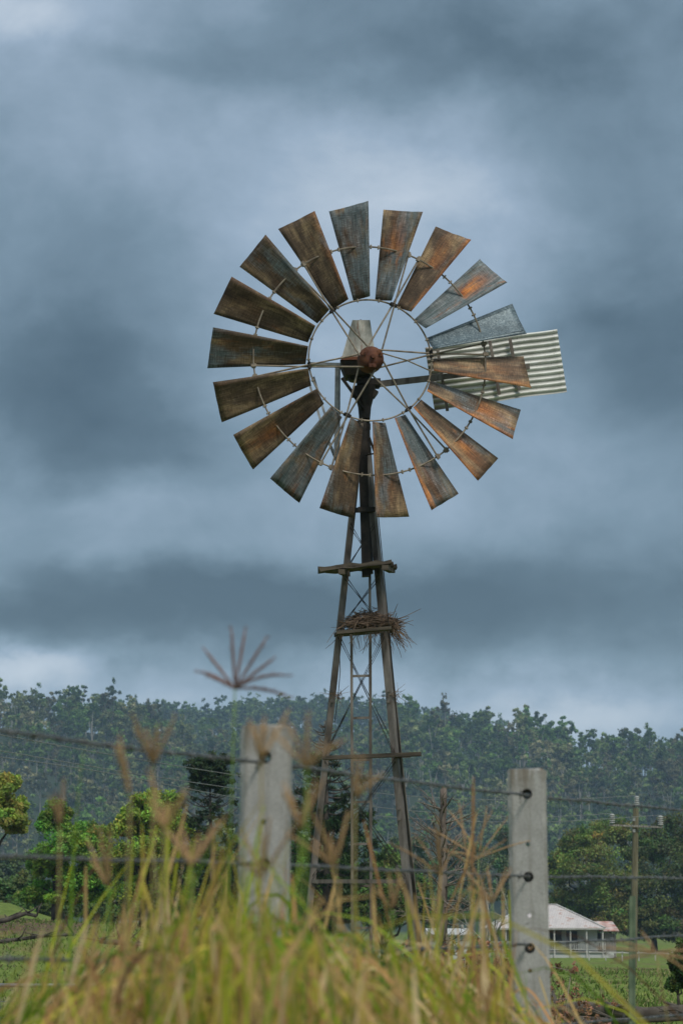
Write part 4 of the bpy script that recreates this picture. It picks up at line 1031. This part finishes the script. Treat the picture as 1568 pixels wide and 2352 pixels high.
# shed left of the house
sb = P(1030, 2190, 212); sb.z = float(hgt(sb.x, 212)) - .1
shed = thing('shed', sb, 'small white board shed with a flat grey iron roof left of the farmhouse', 'shed')
mb = MB(); a, b = P(985, 2148, 212), P(1078, 2148, 212); mb.box(((a.x + b.x) / 2, 214, (a.z + sb.z) / 2), (b.x - a.x, 4, a.z - sb.z)); mb.build('wall', wall_m, shed, sb)
mb = MB(); quadprism(mb, [Vector((a.x - .2, 211.6, a.z + .0)), Vector((b.x + .2, 211.6, a.z + .0)), Vector((b.x + .2, 216.3, a.z + .45)), Vector((a.x - .2, 216.3, a.z + .45))], (0, 0, .08)); mb.build('roof', mm('grey_roof_iron', (.38, .38, .38), (.48, .48, .48), (.3, .27, .25)), shed, sb)
mb = MB(); mb.box(((a.x * .65 + b.x * .35), 211.97, (a.z + sb.z) / 2 - .1), (.9, .08, 1.5)); mb.build('door', dark_m, shed, sb)
# rail fence right of the house
rb = P(1440, 2200, 205); rb.z = float(hgt(rb.x, 205))
rf = thing('rail_fence', rb, 'low pale post and rail fence right of the farmhouse', 'fence')
q = [P(px, 2200, 205) for px in (1352, 1390, 1428, 1466, 1504, 1542, 1580)]
for p_ in q:
    mb = MB(); mb.box((p_.x, 205, rb.z + .4), (.09, .09, .8)); mb.build('post', trim_m, rf, rb)
for h_ in (.62,): mb = MB(); mb.beam((q[0].x, 204.9, rb.z + h_ + .1), (q[-1].x, 204.9, rb.z + h_ - .05), .06, .1); mb.build('rail', trim_m, rf, rb)

# ------------------------------------------------------------------ near paddock things
gb = P(-60, 2263, 21); gr = P(470, 2268, 21); gz_ = float(hgt(-2, 21))
gate = thing('farm_gate', (gb.x, 21, gz_), 'galvanised pipe gate with wire mesh at the lower left', 'gate')
go = Vector((gb.x, 21, gz_))
mb = MB(); mb.tube([gb, P(200, 2264, 21), gr], 0.0165, 12); bz = gb.z - .95
mb.tube([gb, Vector((gb.x, 21, bz))], .0165, 10); mb.tube([gr, Vector((gr.x, 21, bz))], .0165, 10); mb.tube([Vector((gb.x, 21, bz)), Vector((gr.x, 21, bz))], .0165, 10); mb.build('frame', M['galv'], gate, go, smooth=True)
mb = MB()
for k in range(1, 7): mb.tube([Vector((gb.x, 21.0, gb.z - .125 * k)), Vector((gr.x, 21.0, gr.z - .125 * k))], .0022, 5)
for k in range(8): x = P(48, 0, 21).x + (k - 1) * .3; mb.tube([Vector((x, 21, gb.z)), Vector((x, 21, bz))], .0022, 5)
mb.build('mesh', M['wire'], gate, go)
c = P(1032, 2282, 14); c.z = 0
sbz = float(hgt(P(1032, 2282, 14).x, 14)); mb = MB(); tp = P(1032, 2282, 14).z
vs = []; rng = np.random.default_rng(3); N_ = 22
for z in (sbz - .1, tp - .1, tp):
    for k in range(N_): a = 2 * PI * k / N_; r_ = .082 * (1 + .1 * math.sin(5 * a + 1) + .05 * math.sin(11 * a)); vs.append((c.x + r_ * math.cos(a), 14 + r_ * math.sin(a), z + (rng.normal() * .006 if z == tp else 0)))
mb.add(vs, [(i * N_ + k, i * N_ + (k + 1) % N_, (i + 1) * N_ + (k + 1) % N_, (i + 1) * N_ + k) for i in range(2) for k in range(N_)] + [tuple(range(2 * N_, 3 * N_))])
tag(mb.build('timber_stump', M['grey_timber'], None, (c.x, 14, sbz)), 'short weathered grey timber stump in the weeds below the dead tree', 'stump')
q = P(868, 2190, 23.6); q0 = Vector((q.x, 23.6, float(hgt(q.x, 23.6)))); mb = MB(); mb.tube([q0, q], .016, 10); mb.tube([q - Vector((0, 0, .02)), q + Vector((0, 0, .03))], .024, 10); mb.tube([q - Vector((0, 0, .25)), q - Vector((0, 0, .2))], .022, 10)
tag(mb.build('water_pipe', simple('white_plastic', (.5, .52, .52), (.62, .64, .64), 5, .5, bmp=0), None, q0), 'thin white upright water pipe beside the right leg of the windmill', 'pipe')
def log(label, pts2, Y, r_, seed):
    rng = np.random.default_rng(seed); mb = MB(); pp = []
    for px, py in pts2: a = P(px, py, Y); pp.append(a)
    mb.tube(pp, [r_ * (1 - .5 * i / len(pp)) for i in range(len(pp))], 7)
    for i in range(9):
        a = pp[int(rng.integers(0, len(pp)))]; d = Vector((rng.normal(), rng.normal() * .5, abs(rng.normal()) * .35)).normalized(); mb.tube([a, a + d * .3, a + d * .6 + Vector((0, 0, rng.normal() * .1))], [r_ * .4, r_ * .3, r_ * .1], 5)
    tag(mb.build('fallen_branch', M['bark'], None, pp[0], smooth=True), label, 'fallen branch')
log('dark fallen branches on the brown bank at the left edge', [(-20, 2120), (20, 2112), (60, 2098), (85, 2104)], 92, .10, 1)
log('long grey fallen branch lying on the grass at the left', [(-20, 2166), (40, 2158), (100, 2150), (170, 2146)], 80, .07, 2)
log('dark fallen log in the field behind the tall grass', [(230, 2160), (280, 2166), (340, 2170)], 75, .09, 3)

log('dark fallen trunk lying at the bottom right corner of the photo', [(1280, 2322), (1380, 2318), (1480, 2330), (1600, 2318)], 46, .16, 4)
log('thin broken grey branch in front of the dark fallen trunk', [(1300, 2340), (1420, 2346), (1590, 2338)], 42, .06, 5)
# ------------------------------------------------------------------ grasses
def blades(rng, base, tip, width, cols, droop, n=7, head=False):
    """base, tip (k,3): curved tapered ribbons, each bowed by droop (metres) and turned its own way"""
    k = len(base); g = np.linspace(0, 1, n); droop = np.asarray(droop, float)
    d = tip - base; L = np.linalg.norm(d, axis=1, keepdims=True)
    bow = rng.normal(size=(k, 3)); bow[:, 2] *= .3
    V = []; pts_ = []
    for f in g:
        pts_.append(base + d * f + np.array([0, 0, 1.0]) * (droop * np.sin(PI * f * (.5 + .5 * f)))[:, None] + bow * L * .045 * np.sin(PI * f))
    vw = np.stack([rng.normal(size=k) * .35, np.ones(k), rng.normal(size=k) * .35], 1)
    for i, f in enumerate(g):
        tg = pts_[min(i + 1, n - 1)] - pts_[max(i - 1, 0)]
        sd_ = np.cross(tg, vw); sd_ /= np.maximum(np.linalg.norm(sd_, axis=1, keepdims=True), 1e-9)
        wv = width * ((1 - f ** 1.8 * 0.92) * (0.55 + 0.45 * min(1, f * 4)) if not head else (0.75 if f < .84 else (1.35 if f < .97 else .5)))
        V.append(pts_[i] + sd_ * wv[:, None] / 2); V.append(pts_[i] - sd_ * wv[:, None] / 2)
    V = np.stack(V, 1)
    f_ = np.array([[2 * i, 2 * i + 1, 2 * i + 3, 2 * i + 2] for i in range(n - 1)])
    Fc = (np.arange(k)[:, None, None] * (2 * n) + f_[None]).reshape(-1, 4)
    C = np.repeat(cols[:, None], 2 * n, 1)
    return V.reshape(-1, 3), Fc, C.reshape(-1, 3)
PAL = np.array([(0.10, 0.18, 0.016), (0.20, 0.28, 0.022), (0.34, 0.36, 0.035), (0.48, 0.38, 0.07), (0.56, 0.37, 0.16), (0.40, 0.21, 0.095), (0.66, 0.50, 0.29), (0.10, 0.055, 0.03)])
rng = np.random.default_rng(12)
TX = np.linspace(-100, 1700, 91)
TYP = np.interp(TX, [-100, 40, 150, 250, 350, 450, 550, 640, 700, 800, 900, 1000, 1100, 1170, 1230, 1330, 1700], [2390, 2380, 2350, 2300, 2255, 2225, 2215, 2230, 2250, 2265, 2270, 2260, 2270, 2330, 2390, 2410, 2410]) + 30 * np.sin(TX * .031 + 1) + 26 * np.sin(TX * .083) + rng.normal(size=91) * 26
top_y = lambda px: float(np.interp(px, TX, TYP))
def far_of(px): return rng.uniform(3.6, 5.8) if px < 950 else rng.uniform(4.6, 8.6)
def tone(px, py, w=1.0):
    cn = math.sin(px * .017 + 2) * 1.3 + math.sin(px * .047 + py * .02) * 1.1 + math.sin(py * .04 - px * .008) + rng.normal() * w
    return PAL[int(np.clip(3.4 + cn * 1.6, 0, 7))] * rng.uniform(.55, 1.6)
class Bl:
    def __init__(s): s.q = [[], [], [], [], []]
    def add(s, *a):
        for l, x in zip(s.q, a): l.append(np.array(x) if hasattr(x, '__len__') else x)
    def build(s, name, label, n=9, head=False):
        V, Fc, C = blades(rng, *(np.array(l) for l in (s.q[0], s.q[1], s.q[2], s.q[3], s.q[4])), n, head)
        return tag(bigmesh(name, V, Fc, M['grass'], C), label, kind='stuff')
B = Bl()
for _ in range(2600):       # broad leaves growing from below the frame, arching over to either side
    px = rng.uniform(30, 1230) if rng.random() < .68 else rng.normal(540, 180)
    if px < -60 or px > 1640: continue
    py = top_y(px) + abs(rng.normal()) * 120 - rng.exponential(75 if px < 720 else 50); Y = far_of(px); tp = P(px, py, Y)
    if py > 2430: continue
    le = rng.normal() * .26
    B.add((tp.x - le, Y + rng.normal() * .06, 0.0), tp, rng.uniform(.004, .0105), tone(px, py), rng.uniform(.0, .05) + abs(le) * rng.uniform(.05, .35))
for _ in range(380):        # leaves folded right over, tips hanging
    px = rng.normal(620, 270); Y = far_of(px)
    if px > 1220 or px < 60: continue
    py = top_y(px) + rng.uniform(0, 190); tp = P(px, py, Y); sg = rng.choice([-1, 1])
    B.add((tp.x - sg * rng.uniform(.06, .24), Y, tp.z - rng.uniform(.05, .3)), tp, rng.uniform(.006, .013), tone(px, py, 1.6), rng.uniform(.05, .15))
for _ in range(700):        # loose straw and broken stems lying across each other
    px = rng.normal(640, 280); py = top_y(px) + rng.uniform(15, 270); Y = far_of(px)
    if px < 20 or px > 1240: continue
    tp = P(px, py, Y); an = rng.uniform(-.9, .9) + (PI if rng.random() < .5 else 0); L = rng.uniform(.10, .30)
    B.add((tp.x - L * math.cos(an), Y + rng.normal() * .05, tp.z - L * abs(math.sin(an)) - .04), tp, rng.uniform(.0025, .007), PAL[int(rng.choice([3, 4, 4, 5, 6, 6, 7]))] * rng.uniform(.7, 1.25), rng.uniform(-.02, .04))
B.build('foreground_grass', 'tall tangled green and straw grass in front of the fence')
B = Bl()
for _ in range(760):        # thin straw and green stems standing above the mass
    px = rng.normal(520, 220) if rng.random() < .6 else (rng.normal(1070, 70) if rng.random() < .6 else rng.uniform(60, 1330)); Y = far_of(px) * rng.uniform(.9, 1)
    if px < 50 or px > 1560: continue
    tp = P(px, top_y(px) + 10 - rng.exponential(80 if px < 1170 else 45), Y)
    B.add((tp.x + rng.normal() * .16, Y, 0), tp, rng.uniform(.0020, .0050), PAL[int(rng.choice([1, 2, 3, 4, 4, 4, 4, 5, 5, 6]))] * rng.uniform(.75, 1.1), rng.normal() * .02)
B.build('seeding_stems', 'straw coloured seeding stems rising above the foreground grass', 24, True)
B = Bl()
for px, py, Y, le in [(505, 1905, 3.4, -.05), (520, 1930, 3.2, .06), (545, 1985, 3.5, -.12), (560, 1900, 3.3, -.10), (575, 2010, 3.6, .1), (495, 1990, 3.8, .03), (640, 1960, 3.6, .05), (665, 1930, 3.3, .04), (700, 1990, 3.5, .10), (712, 1890, 3.2, .07), (470, 2030, 3.6, -.08), (448, 2060, 3.9, .1), (725, 2050, 3.7, -.06), (815, 2040, 3.9, .03), (430, 2080, 3.6, -.12), (600, 2060, 3.5, -.15), (538, 2040, 3.3, .14), (985, 1985, 5.2, -.04), (1005, 2060, 5.0, .08), (870, 2110, 4.2, .1), (940, 2140, 4.5, -.12)]:
    tp = P(px, py, Y); B.add((tp.x - le, Y, 0), tp, rng.uniform(.007, .012), PAL[int(rng.choice([1, 2, 2, 3, 3]))] * rng.uniform(.9, 1.2), abs(le) * .3)
for _ in range(46):         # fine pale stems at the lower left, nearly in focus
    px = rng.uniform(-10, 330); Y = rng.uniform(12, 17); tp = P(px, rng.uniform(2090, 2330), Y)
    B.add((tp.x + rng.normal() * .10, Y, -.9), tp, rng.uniform(.003, .005), np.array((.36, .33, .17)) * rng.uniform(.8, 1.2), 0.0)
B.build('grass_stems', 'single green grass leaves and fine stems standing above the foreground grass')
# short grass of the paddock
base, tip, wd, cl, dr = [], [], [], [], []
for _ in range(34000):
    Y = 13 + 95 * rng.random() ** 1.6; px = rng.uniform(-60, 1640); x = (px - 784) / F * Y; z = float(0) ; h = rng.uniform(.03, .05 + .13 * rng.random()) * (1 + .4 * math.sin(x * 1.3 + Y * .4))
    base.append((x, Y, 0)); tip.append((x + rng.normal() * .06, Y + rng.normal() * .06, h)); wd.append(rng.uniform(.008, .02) * (1 + Y / 40)); dr.append(0.01)
    cl.append(np.array((.10, .155, .03)) * rng.uniform(.6, 1.5) if rng.random() < .68 else np.array((.26, .23, .11)) * rng.uniform(.7, 1.2))
base, tip = np.array(base), np.array(tip); hh = hgt(base[:, 0], base[:, 1]); base[:, 2] = hh - .02; tip[:, 2] += hh
V, Fc, C = blades(rng, base, tip, np.array(wd), np.array(cl), np.array(dr), 4)
tag(bigmesh('paddock_grass', V, Fc, M['grass'], C), 'short green grass of the paddock', kind='stuff')

# seed-head stalks (finger grass)
def stalk(px, py, Y, foot_px, spikes, label, seed, sp_len=1.0, colr=(0.20, 0.10, 0.075), green=True, rs=1.0):
    rng = np.random.default_rng(seed); top = P(px, py, Y); ft = P(foot_px, 2300, Y + .05); ft.z = 0
    root = thing('seed_head_stalk', ft, label, 'grass stalk', 'finger grass seed heads')
    m0 = MB(); mid = ft.lerp(top, .6) + Vector(((top.x - ft.x) * -.15, 0, 0)); m0.tube([ft, ft.lerp(mid, .5), mid, mid.lerp(top, .5), top], [.0022, .0020, .0017, .0014, .0012], 6, col=(0.17, 0.27, 0.05) if green else (0.32, 0.26, 0.11)); m0.build('stem', M['grass'], root, ft, smooth=True)
    m1 = MB(); u_ = Y / F
    for an, ln, bend in spikes:
        a = R(an); yy = rng.uniform(-.35, .35); d = Vector((math.cos(a), yy, math.sin(a))); L = ln * u_ * sp_len; pts_ = []
        for k in range(7):
            g = k / 6; pts_.append(top + d * L * g + Vector((0, 0, -bend * L * g * g)))
        m1.tube(pts_, [q_ * rs for q_ in (.0010, .0016, .0019, .0020, .0019, .0016, .0008)], 6, col=tuple(np.array(colr) * rng.uniform(.85, 1.2)))
        for k in range(1, 7):       # spikelets along the finger
            for j in range(3): q = pts_[k]; dd = (d * .6 + Vector(rng.normal(size=3)) * .6).normalized(); m1.tube([q, q + dd * .006], [.0012, .0005], 4, col=tuple(np.array(colr) * rng.uniform(.8, 1.4)))
    m1.build('seed_spike', M['grass'], root, ft, smooth=True)
big = [(128, 118, .0), (142, 110, .25), (94, 142, .0), (81, 142, .0), (58, 138, .0), (40, 118, .05), (32, 150, .35), (8, 130, .30), (150, 70, .1)]
stalk(540, 1582, 4.3, 505, big, 'tall reddish finger grass seed head standing clear against the sky', 1, colr=(0.25, 0.145, 0.12), rs=1.3)
rng = np.random.default_rng(31)
BR = (0.44, 0.29, 0.16)
for k, (px, py, Y, fx, lab) in enumerate([
    (600, 1745, 3.3, 610, 'pale brown seed head blurred in front of the top of the left concrete post'),
    (705, 1765, 3.0, 690, 'blurred orange brown seed head just right of the left concrete post'),
    (815, 1835, 3.4, 812, 'blurred brown seed head low in front of the windmill ladder'),
    (352, 1760, 3.4, 362, 'upright feathery brown seed head left of the dark pine'),
    (378, 1905, 2.9, 392, 'broad straw seed head in front of the yellow green tree'),
    (300, 1830, 3.2, 300, 'slim closed seed head on a straight stalk left of the yellow green tree'),
    (138, 1900, 3.6, 150, 'slim brown stalk in front of the dark round tree'),
    (1075, 1985, 6.2, 1082, 'spread seed head over the branches of the dead tree'),
    (1098, 1972, 7.4, 1095, 'small three fingered seed head right of the dead tree'),
    (770, 1990, 3.6, 775, 'straw seed head low between the tower legs'),
    (1010, 2010, 5.6, 1000, 'straw seed head beside the right leg of the windmill'),
    (690, 1905, 3.4, 672, 'golden seed head right of the middle of the left concrete post'),
    (440, 1990, 3.3, 452, 'straw seed head leaning left of the lower part of the left concrete post'),
    (250, 2040, 3.7, 262, 'small straw seed head over the field left of the grass mass'),
    (600, 2020, 3.5, 585, 'brown seed head crossing the lower part of the left concrete post'),
    (900, 2090, 4.2, 905, 'straw seed head in the grass below the tower, left of its right leg'),
    (1130, 2075, 5.6, 1120, 'straw seed head left of the lower part of the right concrete post')]):
    n = int(rng.integers(4, 7)); tl = rng.normal() * 14; st = rng.uniform(7, 15) if px not in (1098, 1075) else 26
    if px in (300, 138): n, st = 3, 3
    sp = [(90 + tl + (i - (n - 1) / 2) * st + rng.normal() * 7, rng.uniform(70, 160), rng.uniform(0, .25)) for i in range(n)]
    stalk(px, py, Y, fx + rng.normal() * 15, sp, lab, 40 + k, 1.0, tuple(np.array(BR) * rng.uniform(.8, 1.2)), rng.random() < .5)
stalk(1505, 2188, 5.0, 1600, [(172, 130, .05), (158, 90, .1), (188, 100, .1), (12, 90, .2), (-8, 110, .1), (-22, 80, .2), (120, 60, .1)], 'drooping brown seed head at the far right of the fence', 70, 1.0, BR, False)
# dry reddish weeds behind the fence
def weed(seed):
    rng = np.random.default_rng(seed); root = thing('dry_weed', (0, 0, 0), 'reddish brown dry weed with seed clusters standing in the paddock behind the fence', 'weed', 'dry weeds behind the fence')
    mb = MB(); cl = []; cc = []
    for i in range(4):
        d = Vector((rng.normal() * .25, rng.normal() * .25, 1)).normalized(); q = Vector((rng.normal() * .03, rng.normal() * .03, -.05)); pp = [q.copy()]
        for k in range(8):
            d = (d + Vector(rng.normal(size=3)) * .10).normalized(); q = q + d * .13 * rng.uniform(.8, 1.1); pp.append(q.copy())
            if k > 2:
                for _ in range(2): s = q + Vector(rng.normal(size=3)) * .05; mb.tube([q, s], [.0025, .0015], 4); cl.append([*s, .024, .024, .034]); cc.append(np.array((.22, .12, .07)) * rng.uniform(.6, 1.7))
        mb.tube(pp, [.0055 * (1 - .08 * k) for k in range(9)], 5)
    mb.build('stem', M['dead_wood'], root, smooth=True)
    V, C = leaves(rng, cl, 16, .016, np.array(cc), .4, 1.6); bigmesh('seed_cluster', V, quads(len(V)), M['leaf'], C, root)  # the weed's brown seed clusters, built from small flecks
    return root
pr = [weed(60), weed(61), weed(62)]
rng = np.random.default_rng(71); first = [True] * 3
spots = [(rng.normal(1090, 75) if rng.random() < .7 else rng.uniform(960, 1500), rng.uniform(17, 32)) for _ in range(64)] + [(rng.uniform(1270, 1340), rng.uniform(15, 19)) for _ in range(6)]
for i, (px, Y) in enumerate(spots):
    x = (px - 784) / F * Y; loc = (x, Y, float(hgt(x, Y))); k = i % 3
    if first[k]: pr[k].location = loc; pr[k].scale = (1.2, 1.2, 1.2); first[k] = False
    else: dup(pr[k], loc, rng.random() * 6, rng.uniform(1.0, 1.6) * (1 if spots[i][0] < 1200 else .72))

# ------------------------------------------------------------------ haze
hm = bpy.data.materials.new('haze_air'); hm.use_nodes = True; hm.node_tree.nodes.clear(); t = NT(hm.node_tree)
vp = t.new('ShaderNodeVolumePrincipled'); vp.inputs['Color'].default_value = (0.50, 0.74, 1.0, 1); vp.inputs['Density'].default_value = 0.00019; vp.inputs['Anisotropy'].default_value = 0.0
o_ = t.new('ShaderNodeOutputMaterial'); t.l.new(vp.outputs[0], o_.inputs['Volume'])
mb = MB(); mb.box((0, 1290, 74), (3000, 2700, 160)); hz = mb.build('haze', hm); tag(hz, kind='stuff')
